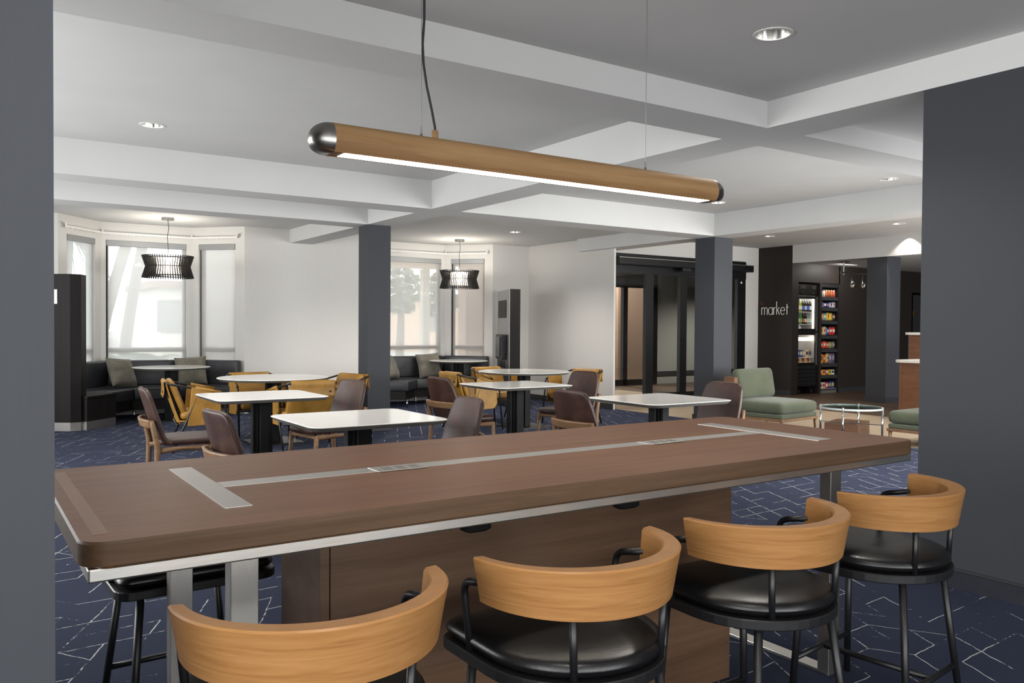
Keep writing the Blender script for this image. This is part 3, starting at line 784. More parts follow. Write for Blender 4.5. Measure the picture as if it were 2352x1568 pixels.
dup(ch, (5.52, 7.16, 0), PI + math.radians(8), 'brown leather chair right of the middle square table, backed by a mustard chair', gch)
dup(ch, (5.50, 5.16, 0), PI + math.radians(2), 'brown leather chair right of the right square table, beside the green armchair', gch)

# ------------------------------------------------------------------ mustard sling armchairs (front = +X)
def make_sling(label, group):
    t = thing('sling_armchair', label, 'armchair', (0, 0, 0), 0, group)
    r = .0115; fb = B()
    for s in (-1, 1):
        tube(fb, fillet([(-.31, s * .255, .735), (-.27, s * .285, .722), (.26, s * .30, .615)], .03, 3), r, 8)
    tube(fb, [(-.31, -.262, .735), (-.31, .262, .735)], r, 8)
    tube(fb, [(.03, -.292, .30), (.03, .292, .30)], r, 8); tube(fb, [(-.2, -.29, .29), (-.2, .29, .29)], r, 8); tube(fb, [(.26, -.29, .33), (.26, .29, .33)], r, 8)
    obj('frame', fb, M['black'], t, smooth=True)
    for s in (-1, 1):
        obj('leg', tube(B(), [(.03, s * .294, .665), (-.12, s * .298, .30), (-.245, s * .30, 0)], r, 8), M['black'], t, smooth=True)
        obj('leg', tube(B(), fillet([(.25, s * .299, .617), (.27, s * .299, .58), (.33, s * .30, 0)], .02, 3), r, 8), M['black'], t, smooth=True)
        pg = [(-.06, .688), (.225, .626), (.245, .35), (.20, .285), (-.10, .275), (-.075, .5)]
        bm = B(); a = [bm.verts.new((p[0], s * .282, p[1])) for p in pg]; b = [bm.verts.new((p[0], s * .306, p[1])) for p in pg]
        bm.faces.new(a); bm.faces.new(b[::-1])
        for i in range(6): bm.faces.new((a[i], a[(i + 1) % 6], b[(i + 1) % 6], b[i]))
        obj('arm_sling', bm, M['mustard'], t, bevel=.006)
        obj('arm_wrap', tube(B(), [(-.02, s * .292, .681), (.235, s * .30, .624)], .019, 10), M['mustard'], t, smooth=True)
    rows = []
    for i in range(9):
        v = i / 8; x = -.31 + .15 * (1 - v) ** 1.2; z = .28 + .475 * v
        rows.append([(x - .012 * (1 - u * u), u * (.25 - .0 * v), z) for u in [-1 + k / 5 for k in range(11)]])
    obj('back_sling', grid(B(), rows), M['mustard'], t, smooth=True, solid=.014)
    rows = []
    for i in range(13):
        v = i / 12; x = -.285 + .15 * (1 - v); z = .40 + .37 * v
        rows.append([(x, u * .235, z) for u in [-1 + k / 5 for k in range(11)]])
    cu = B(); out = rrect(-.235, -.20, .235, .20, .04, 5); puff(cu, out, 0, .06, .024, .01)
    R1 = Matrix.Translation((-.185, 0, .575)) @ Matrix.Rotation(math.radians(-22), 4, 'Y') @ Matrix(((0, 0, 1, 0), (1, 0, 0, 0), (0, 1, 0, 0), (0, 0, 0, 1)))
    bmesh.ops.transform(cu, matrix=R1 @ Matrix.Translation((0, 0, -.04)), verts=cu.verts)
    obj('back_cushion', cu, M['mustard'], t, smooth=True)
    fl = B(); rows = []
    for i in range(11):
        v = i / 10
        if v < .4: a = PI * v / .4; x = -.31 - .018 * math.cos(PI - a) * -1 ; x = -.31 + .019 * math.cos(a); z = .735 + .021 * math.sin(a)
        else: x = -.331 - .006 * math.sin(v * 7); z = .735 - .155 * (v - .4) / .6
        rows.append([(x + .004 * math.sin(5 * u + v * 4) * max(0, v - .4), u * .248, z) for u in [-1 + k / 8 for k in range(17)]])
    f = obj('back_flap', grid(fl, rows), M['mustard'], t, smooth=True, solid=.006)
    for s in (-1, 1): obj('snap_button', tube(B(), [(-.338, s * .19, .64), (-.345, s * .19, .64)], .011, 12), M['blackmat'], f)
    se = B(); puff(se, rrect(-.17, -.262, .27, .262, .05, 5), .335, .425, .035, .012); obj('seat_cushion', se, M['mustard'], t, smooth=True, subsurf=1)
    obj('seat_sling', boxes((-.2, -.265, .315, .262, .265, .334)), M['mustard'], t, bevel=.006)
    return t
gsl = 'mustard leather sling armchairs'
sl = make_sling('mustard sling armchair at left, its back flap toward the far-left brown chair', gsl)
sl.location = (2.16, 9.45, 0); sl.rotation_euler = (0, 0, math.radians(-8))
dup(sl, (3.05, 10.18, 0), -PI / 2, 'mustard sling armchair behind the left round table, against the white wall', gsl)
dup(sl, (3.15, 8.86, 0), PI / 2 + math.radians(3), 'mustard sling armchair with its back to the camera, before left round table', gsl)
dup(sl, (3.80, 9.52, 0), PI + math.radians(18), 'mustard sling armchair in front of the middle dark column', gsl)
dup(sl, (5.62, 9.38, 0), math.radians(-2), 'mustard sling armchair left of the right round table, flap wrinkled', gsl)
dup(sl, (6.50, 10.05, 0), -PI / 2 + math.radians(4), 'mustard sling armchair behind the right round table, before the right banquette', gsl)
dup(sl, (7.24, 9.22, 0), PI + math.radians(12), 'mustard sling armchair right of the right round table, near the entrance', gsl)

# ------------------------------------------------------------------ banquettes
def offset_path(pts, d):
    out = []
    for i, p in enumerate(pts):
        p = Vector(p)
        ns = []
        if i > 0: e = (p - Vector(pts[i - 1])).normalized(); ns.append(Vector((e.y, -e.x)))
        if i < len(pts) - 1: e = (Vector(pts[i + 1]) - p).normalized(); ns.append(Vector((e.y, -e.x)))
        n = sum(ns, Vector((0, 0))).normalized(); out.append(p + n * (d / n.dot(ns[0])))
    return out
def banquette(x0, x1, label):
    t = thing('banquette', label, 'bench')
    t['group'] = 'black bay banquettes'
    P = [(x0, 12.76), (x0 + .61, 13.45), (x1 - .61, 13.45), (x1, 12.76)]
    A, C, D, E, G, Hh = (offset_path(P, d) for d in (.03, .16, .74, .70, .12, .20))
    for i in range(3):
        def quad(a, b, g=.006):
            e = (Vector(P[i + 1]) - Vector(P[i])).normalized() * g
            return [a[i] + e, b[i] + e, b[i + 1] - e, a[i + 1] - e]
        bk = B(); prism(bk, quad(A, C), .44, .815); obj('backrest', bk, M['sofa'], t, bevel=.03, seg=4, smooth=True)
        se = B(); prism(se, quad(C, D), .27, .435); obj('seat', se, M['sofa'], t, bevel=.025, seg=4, smooth=True)
        bs = B(); prism(bs, quad(A, E, 0), .13, .27); obj('plinth', bs, M['espresso'], t)
    for q in (E[0], E[1], E[2], E[3], A[0], A[3], E[1].lerp(E[2], .5)):
        c = offset_path(P, .4)
        k = q.lerp((c[0] + c[1] + c[2] + c[3]) / 4, .06)
        obj('foot', tube(B(), [(k.x, k.y, 0), (k.x, k.y, .135)], [.014, .018], 12), M['chrome'], t, smooth=True)
banquette(1.14, 3.62, 'black leather banquette curving around the left bay window')
banquette(5.61, 8.08, 'black leather banquette in the right bay, behind the middle column')
def pillow_bm(s=.23, th=.085, n=14):
    bm = B(); rows_t, rows_b = [], []
    for i in range(n + 1):
        a, b = [], []
        for j in range(n + 1):
            u = -1 + 2 * i / n; v = -1 + 2 * j / n
            k = 1 - .07 * (1 - u * u) * abs(v) ** 3 ; k2 = 1 - .07 * (1 - v * v) * abs(u) ** 3
            h = th * ((1 - u ** 4) * (1 - v ** 4)) ** .6 + .006 * math.sin(9 * u + 4 * v) * (1 - u * u)
            a.append((u * s * k2, v * s * k, h)); b.append((u * s * k2, v * s * k, -h))
        rows_t.append(a); rows_b.append(b)
    grid(bm, rows_t); grid(bm, rows_b); bmesh.ops.remove_doubles(bm, verts=bm.verts, dist=.0005); return bm
pil = tag(obj('throw_pillow', pillow_bm(), M['pillow'], None, smooth=True, subsurf=1), 'grey-green pillow leaning at the left corner of the left banquette', 'pillow', 'woven pillows on the banquettes')
def place_pillow(o, x, y, z, face, tilt, roll):
    o.matrix_world = Matrix.Translation((x, y, z)) @ Matrix.Rotation(face, 4, 'Z') @ Matrix.Rotation(math.radians(90) - tilt, 4, 'Y') @ Matrix.Rotation(roll, 4, 'Z')
def pil2(label, *a):
    o = pil.copy(); COL.objects.link(o); o['label'] = label; place_pillow(o, *a)
pil2('grey-green pillow partly behind the round table in the left bay', 2.93, 13.08, .655, math.radians(-105), .30, .06)
pil2('grey-green pillow just right of the middle dark column', 6.17, 12.98, .655, math.radians(-48), .42, -.10)
pil2('grey-green pillow behind the round table in the right bay', 7.0, 13.1, .655, math.radians(-95), .30, .08)
place_pillow(pil, 1.97, 13.06, .655, math.radians(-52), .42, -.10)

# dark media panels and the low cabinet at the left bay
mp = thing('media_panel', 'tall espresso panel at far left beside the banquette', 'panel', (1.02, 11.80, 0), 0, 'tall media panels')
obj('body', boxes((0, 0, .13, 0, 0, .13)) if False else prism(B(), [(-.05, 0.05), (.155, -.10), (.28, -.085), (.36, .10), (.07, .22)], .11, 1.975), M['espresso'], mp, bevel=.004)
obj('plinth', prism(B(), [(-.03, .05), (.155, -.085), (.27, -.07), (.34, .09), (.07, .2)], 0, .11), M['steelv'], mp)
obj('wall_plate', prism(B(), [(-.045, .028), (.02, -.012), (.024, -.008), (-.04, .034)], 1.60, 1.78), M['white_plastic'], mp)
lc = thing('low_cabinet', 'low black cabinet between the tall panel and left banquette', 'cabinet', (1.31, 11.66, 0), math.atan2(.5, .47))
obj('body', boxes((0.08, 0, .11, .66, .34, .40)), M['espresso'], lc, bevel=.003)
obj('top', boxes((0.075, -.01, .40, .67, .35, .43)), M['espresso'], lc, bevel=.003)
obj('plinth', boxes((0.08, .005, 0, .66, .33, .11)), M['steelv'], lc)
mr = thing('media_panel', 'tall metal-faced panel with a wall phone beside the right banquette', 'panel', (7.57, 11.36, 0), 0, 'tall media panels')
av = Vector((.40, .98, 0)); T = Mloc(0, 0, 0, math.atan2(av.y, av.x)); L = av.length
def tb(*a):
    bm = B(); box(bm, *a, T); return bm
obj('body', prism(B(), [(.004, 0), (.22, .02), (.62, 1.0), (.41, .98)], .02, 1.975), M['espresso'], mr, bevel=.003)
obj('face_panel', tb(0.0, .003, .03, L, .012, 1.972), M['grey_panel'], mr)
obj('niche_screen', tb(L * .24, .012, 1.50, L * .88, .020, 1.80), M['espresso'], mr)
tl = obj('wall_phone', tb(L * .2, .012, .80, L * .72, .10, 1.22), M['blackmat'], mr, bevel=.015)
obj('cradle', tb(L * .3, .10, .84, L * .62, .115, 1.18), M['black'], tl, bevel=.005)
obj('outlet_plate', tb(L * .34, .012, .65, L * .75, .018, .77), M['blackmat'], mr)

# ------------------------------------------------------------------ slatted pendants over the bay tables
def make_pendant(label, group):
    t = thing('slatted_pendant', label, 'pendant light', (0, 0, 0), 0, group)
    obj('canopy', lathe(B(), [(0, 2.85), (.085, 2.85), (.085, 2.815), (0, 2.81)], 28), M['nickel'], t)
    obj('cord', tube(B(), [(0, 0, 2.81), (.012, .0, 2.70), (-.008, 0, 2.58), (0, 0, 2.47), (.006, 0, 2.39), (0, 0, 2.22)], .004, 6), M['blackmat'], t, smooth=True)
    r1, r2 = .345, .298; zt, zm, zb = 2.315, 2.165, 2.005
    sb = B()
    n = 60
    for k in range(n):
        T = Matrix.Rotation(2 * PI * k / n, 4, 'Z'); w = .0042; d = .022
        for (ra, za, rb_, zb_) in ((r1, zt, r2, zm), (r2, zm, r1, zb)):
            v = [sb.verts.new(T @ Vector(p)) for p in ((ra - d, -w, za), (ra, -w, za), (ra, w, za), (ra - d, w, za), (rb_ - d, -w, zb_), (rb_, -w, zb_), (rb_, w, zb_), (rb_ - d, w, zb_))]
            for f in ((0, 1, 2, 3), (7, 6, 5, 4), (0, 4, 5, 1), (1, 5, 6, 2), (2, 6, 7, 3), (3, 7, 4, 0)): sb.faces.new([v[i] for i in f])
    o = obj('slats', sb, M['blackmat'], t)
    for r, z in ((r1 - .016, zt - .03), (r2 - .012, zm), (r1 - .016, zb + .03)):
        obj('hoop', lathe(B(), [(r - .012, z - .006), (r, z - .006), (r, z + .006), (r - .012, z + .006), (r - .012, z - .006)], 48), M['blackmat'], t)
    obj('socket', tube(B(), [(0, 0, 2.27), (0, 0, 2.2)], .022, 12), M['blackmat'], t)
    obj('bulb', lathe(B(), [(0, 2.205), (.03, 2.19), (.05, 2.14), (.045, 2.10), (0, 2.085)], 20), M['bulb'], t, smooth=True)
    obj('diffuser', lathe(B(), [(.15, 2.28), (.15, 2.06)], 40), DIFF, t, smooth=True)
    return t
def diff_mat():
    t = NT('paper_diffuser'); t.t.nodes.remove(t.b)
    a = t.n('ShaderNodeBsdfDiffuse'); a.inputs[0].default_value = lin('#efe6d8'); b = t.n('ShaderNodeBsdfTranslucent'); b.inputs[0].default_value = lin('#fff0da')
    m = t.n('ShaderNodeMixShader'); m.inputs[0].default_value = .7
    t.t.links.new(a.outputs[0], m.inputs[1]); t.t.links.new(b.outputs[0], m.inputs[2]); t.t.links.new(m.outputs[0], t.out.inputs[0]); return t.m
DIFF = diff_mat()
PL = (2.47, 12.40); PR = (7.22, 12.42)
pd = make_pendant('black slatted hourglass pendant in the left bay window', 'slatted pendants'); pd.location = (PL[0], PL[1], 0)
dup(pd, (PR[0], PR[1], 0), .07, 'black slatted hourglass pendant in the right bay window', 'slatted pendants')

# ------------------------------------------------------------------ lobby: green armchairs and glass table
def make_green(label, group):
    t = thing('lounge_chair', label, 'armchair', (0, 0, 0), 0, group)   # front = -Y, origin near-left corner at floor
    w, d = .86, .80
    se = B(); puff(se, rrect(0, 0, w, d, .05, 5), .245, .395, .05, .02); obj('seat_cushion', se, M['green'], t, smooth=True, subsurf=1)
    obj('seat_deck', boxes((.01, .01, .19, w - .01, d - .01, .245)), M['green'], t, bevel=.015, seg=3)
    bk = B(); puff(bk, rrect(.02, 0, w - .02, .40, .07, 6), 0, .15, .055, .02)
    bmesh.ops.transform(bk, matrix=Matrix.Translation((0, d - .05, .395)) @ Matrix.Rotation(math.radians(80), 4, 'X'), verts=bk.verts)
    obj('back_cushion', bk, M['green'], t, smooth=True, subsurf=1)
    obj('back_post', boxes((-.085, d - .14, .16, -.005, d + .03, .70)), M['deskwood'], t, bevel=.01)
    obj('back_frame', boxes((-.01, d - .02, .16, w + .01, d + .03, .62)), M['deskwood'], t, bevel=.01)
    obj('base_frame', boxes((0, 0, .155, w, .03, .19), (0, d - .03, .155, w, d, .19), (0, .03, .155, .03, d - .03, .19), (w - .03, .03, .155, w, d - .03, .19)), M['chair_wood'], t, bevel=.003)
    for x, sx in ((.03, -1), (w - .03, 1)):
        for y in (.03, d - .03):
            obj('leg', tube(B(), [(x + .0 * sx, y, .16), (x + .012 * sx, y, 0)], [.022, .013], 8), M['chair_wood'], t, smooth=True)
    return t
ggr = 'green lounge chairs around the glass table'
gc = make_green('sage green armless lounge chair left of the glass table', ggr); gc.location = (8.69, 6.80, 0); gc.rotation_euler = (0, 0, math.radians(6))
dup(gc, (9.93, 5.66, 0), PI + math.radians(3), 'sage green lounge chair cut off by the right charcoal wall', ggr)
gt = thing('glass_coffee_table', 'round glass coffee table on chrome legs between the green chairs', 'table', (8.93, 5.99, 0))
obj('glass_top', lathe(B(), [(0, .405), (.35, .405), (.35, .415), (0, .415)], 48), M['glasst'], gt)
obj('rim', lathe(B(), [(.352, .395), (.362, .395), (.362, .417), (.352, .417), (.352, .395)], 48), plain('glass_edge', '#bcc4c2', .15, 0, .5, .02), gt)
for k in range(4):
    a = math.radians(20 + 90 * k)
    obj('leg', tube(B(), [(.355 * math.cos(a), .355 * math.sin(a), 0), (.355 * math.cos(a), .355 * math.sin(a), .43)], .012, 10), M['chrome'], gt, smooth=True)
cr = B()
for k in range(2):
    a = math.radians(20 + 90 * k); tube(cr, [(.355 * math.cos(a), .355 * math.sin(a), .22), (-.355 * math.cos(a), -.355 * math.sin(a), .22)], .006, 8)
obj('cross_brace', cr, M['chrome'], gt)
ot = thing('wooden_ottoman', 'low brown wooden block standing under the glass table', 'ottoman', (9.2, 6.22, 0), math.radians(20))
obj('body', boxes((-.28, -.2, .02, .28, .2, .20)), M['deskwood'], ot, bevel=.006)
obj('base', boxes((-.26, -.18, 0, .26, .18, .02)), M['blackmat'], ot)

# ------------------------------------------------------------------ reception desks
def desk(label, x, y, w, d, z0, z1, name='reception_desk'):
    t = thing(name, label, 'desk', (x, y, 0))
    b = B(); prism(b, rrect(0, -w, d, 0, .12, 8), z0, z1 - .04); obj('body', b, M['deskwood'], t)
    b = B(); prism(b, rrect(-.04, -w, d + .04, .04, .14, 8), z1 - .04, z1); obj('counter_top', b, M['stone'], t, bevel=.006)
    b = B(); prism(b, rrect(.08, -w + .05, d - .05, -.08, .1, 8), 0, z0); obj('toe_kick', b, M['steelv'], t)
    return t
desk('curved walnut reception desk with pale counter, behind the lounge', 11.55, 7.02, 1.6, .7, .14, .90)
desk('taller curved walnut desk section rising behind the front desk', 12.9, 7.68, 1.8, .7, .14, 1.30)

# ------------------------------------------------------------------ market: sign, cooler, snacks, track light, door
sg = thing('market_sign', 'raised sign reading the market on the dark wall', 'sign', (13.99, 11.51, 1.60))
def arc(cx, cy, rx, ry, a0, a1, n=18):
    return [(cx + rx * math.cos(math.radians(a0 + (a1 - a0) * k / n)), cy + ry * math.sin(math.radians(a0 + (a1 - a0) * k / n))) for k in range(n + 1)]
GL = {'m': (1.16, [[(0, 0), (0, 1)], arc(.29, .67, .29, .33, 180, 0, 10) + [(.58, 0)], arc(.87, .67, .29, .33, 180, 0, 10) + [(1.16, 0)]]),
      'a': (.86, [arc(.43, .5, .43, .5, 0, 360, 26), [(.86, 1), (.86, 0)]]), 'r': (.36, [[(0, 0), (0, 1)], arc(.36, .6, .36, .4, 180, 90, 8)]),
      'k': (.56, [[(0, 0), (0, 1.78)], [(0, .42), (.50, 1)], [(.20, .63), (.56, 0)]]), 'e': (.84, [[(.02, .54), (.83, .54)], arc(.42, .5, .42, .5, 6, 322, 24)]),
      't': (.46, [[(.2, 1.42), (.2, 0)], [(0, 1), (.46, 1)]]), 'h': (.58, [[(0, 0), (0, 1.78)], arc(.29, .67, .29, .33, 180, 0, 10) + [(.58, 0)]])}
def sign_part(name, body, xh, s0, z0, mat, width, gap):
    tot = sum(GL[c][0] for c in body) + gap * (len(body) - 1); k = width / (tot * xh); x = 0; r = xh * .055
    bm = B()
    for c in body:
        for stroke in GL[c][1]: tube(bm, [(-.008, -(s0 + (x + p[0]) * xh * k), z0 + p[1] * xh) for p in stroke], r, 8)
        x += GL[c][0] + gap
    return obj(name, bm, mat, sg)
sign_part('market_lettering', 'market', .150, .02, .035, M['white_plastic'], .665, .24)
sign_part('small_lettering', 'the', .050, -.02, .232, plain('sign_red', '#7a2a22', .5), .10, .3)

fx0, fx1, fy = 14.235, 14.885, 10.80
zv = lambda v: .025 + (904 - v) * .00887
fg = thing('drinks_cooler', 'black two-door glass-front cooler stocked with drinks in the dark wall', 'refrigerator', (fx0, fy, 0))
W = fx1 - fx0
obj('cabinet', boxes((0, .03, .16, .03, .62, 2.27), (W - .03, .03, .16, W, .62, 2.27), (.03, .58, .16, W - .03, .62, 2.27), (.03, .03, 2.03, W - .03, .58, 2.27), (.03, .03, .16, W - .03, .58, .60), (.03, .03, 1.27, W - .03, .58, 1.31)), M['blackmat'], fg)
obj('liner', boxes((.03, .575, .60, W - .03, .58, 2.03), (.03, .04, .60, .033, .575, 2.03), (W - .033, .04, .60, W - .03, .575, 2.03)), M['white_plastic'], fg)
tp_ = obj('top_panel', boxes((0, 0, 2.03, W, .03, 2.27)), M['btm'], fg, bevel=.005)
obj('knob', tube(tube(B(), [(.16, 0, 2.09), (.16, -.02, 2.09)], .025, 12), [(.50, 0, 2.09), (.50, -.02, 2.09)], .025, 12), M['chrome'], tp_)
obj('vent_slot', boxes((.08, -.006, 2.17, .26, .001, 2.235), (.46, -.006, 2.17, .60, .001, 2.235)), M['blackmat'], tp_)
for z0, z1 in ((1.30, 2.02), (.60, 1.27)):
    d = obj('cooler_door', boxes((0, 0, z0, .05, .03, z1), (W - .05, 0, z0, W, .03, z1), (.05, 0, z0, W - .05, .03, z0 + .05), (.05, 0, z1 - .05, W - .05, .03, z1)), M['btm'], fg, bevel=.003)
    obj('door_glass', boxes((.05, .012, z0 + .05, W - .05, .016, z1 - .05)), M['glass'], d)
    obj('door_edge', boxes((W - .015, -.012, z0, W, 0, z1)), M['steelv'], d)
for z in (1.70, 1.445, .76): obj('shelf', boxes((.035, .045, z - .012, W - .035, .56, z)), M['white_plastic'], fg)
obj('shelf', boxes((.035, .045, .59, W - .035, .56, .602)), M['white_plastic'], fg)
obj('light_tube', boxes((.05, .06, 1.10, W - .06, .12, 1.17)), M['tubeglow'], fg)
obj('light_tube', boxes((W - .075, .045, 1.34, W - .05, .07, 1.98)), M['tubeglow'], fg)
for k in range(5): obj('grille_bar', boxes((.01, -.004 - .01, .19 + k * .08, W - .01, .02, .24 + k * .08)), M['black'], fg, bevel=.008)
for x in (.12, W - .12): obj('caster', tube(B(), [(x - .03, .08, .055), (x + .03, .08, .055)], .055, 14), M['blackmat'], fg)
for x in (.12, W - .12): obj('caster_stem', boxes((x - .012, .07, .05, x + .012, .1, .165)), M['black'], fg)

CM = {}
def cmat(h, rough=.35):
    if h not in CM: CM[h] = plain('print_' + h[1:], h, rough, 0, .5, .12, 30)
    return CM[h]
def bottle(x, z, h, r, glass, label, cap, text, y=.085):
    t = thing('bottle', text, 'bottle', (fx0 + x, fy + y, z), 0, 'bottles in the drinks cooler')
    obj('body', lathe(B(), [(0, 0), (r, .004), (r, h * .55), (r * .42, h * .74), (r * .36, h * .95), (0, h * .95)], 14), cmat(glass, .15), t, smooth=True)
    obj('wrap', lathe(B(), [(r * 1.02, h * .16), (r * 1.02, h * .48)], 14), cmat(label), t)
    obj('cap', lathe(B(), [(r * .42, h * .94), (r * .42, h), (0, h)], 12), cmat(cap), t)
ords = ['first', 'second', 'third', 'fourth', 'fifth', 'sixth', 'seventh']
top_b = [('#b08a2a', '#e8e4da', '#d8c040', 'amber'), ('#7f8f2e', '#d9d6c8', '#e8e8e8', 'olive'), ('#1a1614', '#2c4f9a', '#d8c9a0', 'dark'), ('#15120f', '#b8c4dc', '#e8e4da', 'dark'), ('#18130f', '#274a94', '#e0d6b8', 'dark'), ('#1b1612', '#dfe3ee', '#e8e4da', 'dark')]
for k, (g_, l_, c_, nm) in enumerate(top_b):
    bottle(.135 + k * .078, 1.70, .25, .033, g_, l_, c_, '%s bottle, %s from left on the upper cooler shelf' % (nm, ords[k]))
mid_b = [('#4f9a2c', '#d8e0c0', '#3f7f28', 'green'), ('#459327', '#7fae4a', '#3f7f28', 'green'), ('#2a1210', '#b02a2a', '#b02a2a', 'dark red-label'), ('#1a1210', '#c8c0b0', '#222222', 'dark'), ('#8f9a88', '#bcd08a', '#3f7f28', 'pale green'), ('#a5adb0', '#cfd6da', '#6f8fb0', 'clear')]
for k, (g_, l_, c_, nm) in enumerate(mid_b):
    bottle(.135 + k * .078, 1.445, .235, .034, g_, l_, c_, '%s bottle, %s from left on the lower drinks shelf' % (nm, ords[k]))
jg = thing('milk_jug', 'white milk jug at the bottom of the upper cooler door', 'jug', (fx0 + .17, fy + .11, 1.312))
obj('body', loft(B(), rrect(-.05, -.05, .05, .05, .02, 3), [(.004, 0), (0, .01), (0, .075), (.03, .11)]), M['white_plastic'], jg); obj('cap', lathe(B(), [(.018, .105), (.018, .125), (0, .125)], 12), cmat('#d8d8e0'), jg)
def carton(name, x, y, z, w, d, h, c, band, text, tilt=0, group=None, cat='food box'):
    t = thing(name, text, cat, (x, y, z), 0, group); t.rotation_euler = (tilt, 0, 0)
    obj('box', boxes((-w / 2, 0, 0, w / 2, d, h)), cmat(c), t, bevel=.003)
    obj('print', boxes((-w * .38, -.0015, h * .3, w * .38, .001, h * .78)), cmat(band), t)
for k, (c, b2, nm) in enumerate((('#2f4686', '#c9cfe2', 'blue'), ('#31508f', '#e8e2d0', 'blue'), ('#b08a62', '#e9dcc4', 'tan'), ('#d9cfc0', '#5b4636', 'cream'), ('#b79a7a', '#3b4a78', 'tan'))):
    carton('frozen_meal', fx0 + .13 + k * .094, fy + .06, .762, .086, .16, .15, c, b2, '%s frozen meal box, %s from left on the freezer shelf' % (nm, ords[k]), 0, 'meal boxes in the freezer door')
for k in range(3):
    t = thing('pizza_box', 'white pizza box with a round pizza picture, %s from left in the freezer' % ords[k], 'food box', (fx0 + .16 + k * .165, fy + .07, .604), 0, 'pizza boxes in the freezer door')
    t.rotation_euler = (-.25, 0, 0)
    obj('box', boxes((-.078, 0, 0, .078, .03, .21)), cmat('#d8d2c6'), t, bevel=.002)
    pz = B(); tube(pz, [(0, -.0015, .105), (0, .001, .105)], .062, 18); obj('pizza_print', pz, cmat('#b9803c'), t)
    pz = B(); tube(pz, [(.01, -.0025, .11), (.01, -.001, .11)], .036, 14); obj('topping_print', pz, cmat('#8a3f24'), t)

# snack shelf
sx0, sx1, sy = 14.97, 15.54, 10.76
W2 = sx1 - sx0
ss = thing('snack_shelf', 'black eight-tier snack display built into the dark wall', 'shelf', (sx0, sy, 0))
obj('carcass', boxes((0, 0, .1, .015, .4, 2.29), (W2 - .015, 0, .1, W2, .4, 2.29), (.015, .38, .1, W2 - .015, .4, 2.29), (.015, 0, 2.22, W2 - .015, .38, 2.29)), M['blackmat'], ss)
obj('kick_plate', boxes((.0, .02, 0, W2, .4, .1)), M['tableunder'], ss)
rows = [(679.4, 659), (704.6, 688.6), (735.6, 713.8), (770, 747), (802, 782), (836.7, 811), (864, 850), (897.5, 879)]
for lo, hi in rows:
    z = zv(lo); obj('tier', boxes((.015, 0, z - .012, W2 - .015, .38, z)), M['blackmat'], ss)
    obj('tier_front', boxes((.015, -.006, z - (.07 if lo < 890 else .02), W2 - .015, .004, z)), M['base_dark'], ss)
def bag_bm(w, h, d=.05, n=8):
    bm = B(); f, b = [], []
    for i in range(n + 1):
        a, c = [], []
        for j in range(n + 1):
            u = -1 + 2 * j / n; v = -1 + 2 * i / n; k = d / 2 * ((1 - u ** 4) * (1 - v ** 4)) ** .5
            a.append((u * w / 2 * (1 - .05 * (1 - v * v)), -k, h / 2 + v * h / 2)); c.append((u * w / 2 * (1 - .05 * (1 - v * v)), k, h / 2 + v * h / 2))
        f.append(a); b.append(c)
    grid(bm, f); grid(bm, b); bmesh.ops.remove_doubles(bm, verts=bm.verts, dist=.0004); return bm
rown = ['top', 'second', 'third', 'fourth', 'fifth', 'sixth', 'seventh', 'bottom']
packs = [
    [('jar', '#c9a98a', '#7a3a2a', 'tan'), ('jar', '#c9c9c9', '#6a6a70', 'silver'), ('jar', '#b96a34', '#e0c8a0', 'orange'), ('jar', '#b0552f', '#d8c0a8', 'rust'), ('jar', '#a8623c', '#d8a070', 'brown'), ('jar', '#b8523f', '#e8c8a8', 'red')],
    [('bag', '#b8843f', '#3a5a9a', 'tan'), ('bag', '#3a4f86', '#d8d8e0', 'blue'), ('bag', '#27428a', '#c86a34', 'dark blue'), ('bag', '#b8bccc', '#4a4a6a', 'silver'), ('bag', '#c9c6c4', '#8a6a8a', 'white')],
    [('bag', '#d9722a', '#e8b04a', 'orange'), ('bag', '#6aa0b8', '#e0d06a', 'sky blue'), ('bag', '#d8b83a', '#b84a2a', 'yellow'), ('bag', '#e0c050', '#c8903a', 'golden'), ('bag', '#4a3a30', '#c8a878', 'brown')],
    [('bag', '#d0a83c', '#8a5a2a', 'golden'), ('bag', '#c8b890', '#b8442a', 'cream'), ('bag', '#2f4f9a', '#d8d8e0', 'blue'), ('bag', '#b83a30', '#e8d8b0', 'red'), ('bag', '#c0302a', '#e8e0d0', 'bright red')],
    [('bag', '#b8382e', '#e0c8a0', 'red'), ('bag', '#c84a3a', '#f0e0d0', 'coral'), ('bag', '#b0402e', '#d8b890', 'brick red'), ('bag', '#7a8a5a', '#c8b080', 'olive'), ('bag', '#6a5a50', '#b8b0a0', 'grey brown')],
    [('box', '#c8a84a', '#6a4a2a', 'golden'), ('bag', '#b8562e', '#d8b070', 'orange'), ('bag', '#c8b060', '#4a6a9a', 'yellow'), ('box', '#6a5a72', '#a898b0', 'purple'), ('box', '#5a4a60', '#9a8aa0', 'plum')],
    [('box', '#c86a34', '#e8c890', 'orange'), ('box', '#d8a83a', '#8a3a2a', 'golden'), ('box', '#b84a3a', '#d8c8e0', 'red'), ('box', '#c8b83a', '#5a7a3a', 'lime yellow'), ('box', '#d8d8c8', '#3a3a3a', 'white')],
    [('box', '#d8d0c8', '#8a3a34', 'white'), ('box', '#c8c0bc', '#9a4a44', 'pale'), ('box', '#a83a30', '#e0c8c0', 'red'), ('box', '#2a3f86', '#b8a04a', 'navy'), ('box', '#31468c', '#c8b05a', 'blue')]]
noun = {'jar': 'snack jar', 'bag': 'snack bag', 'box': 'snack box'}
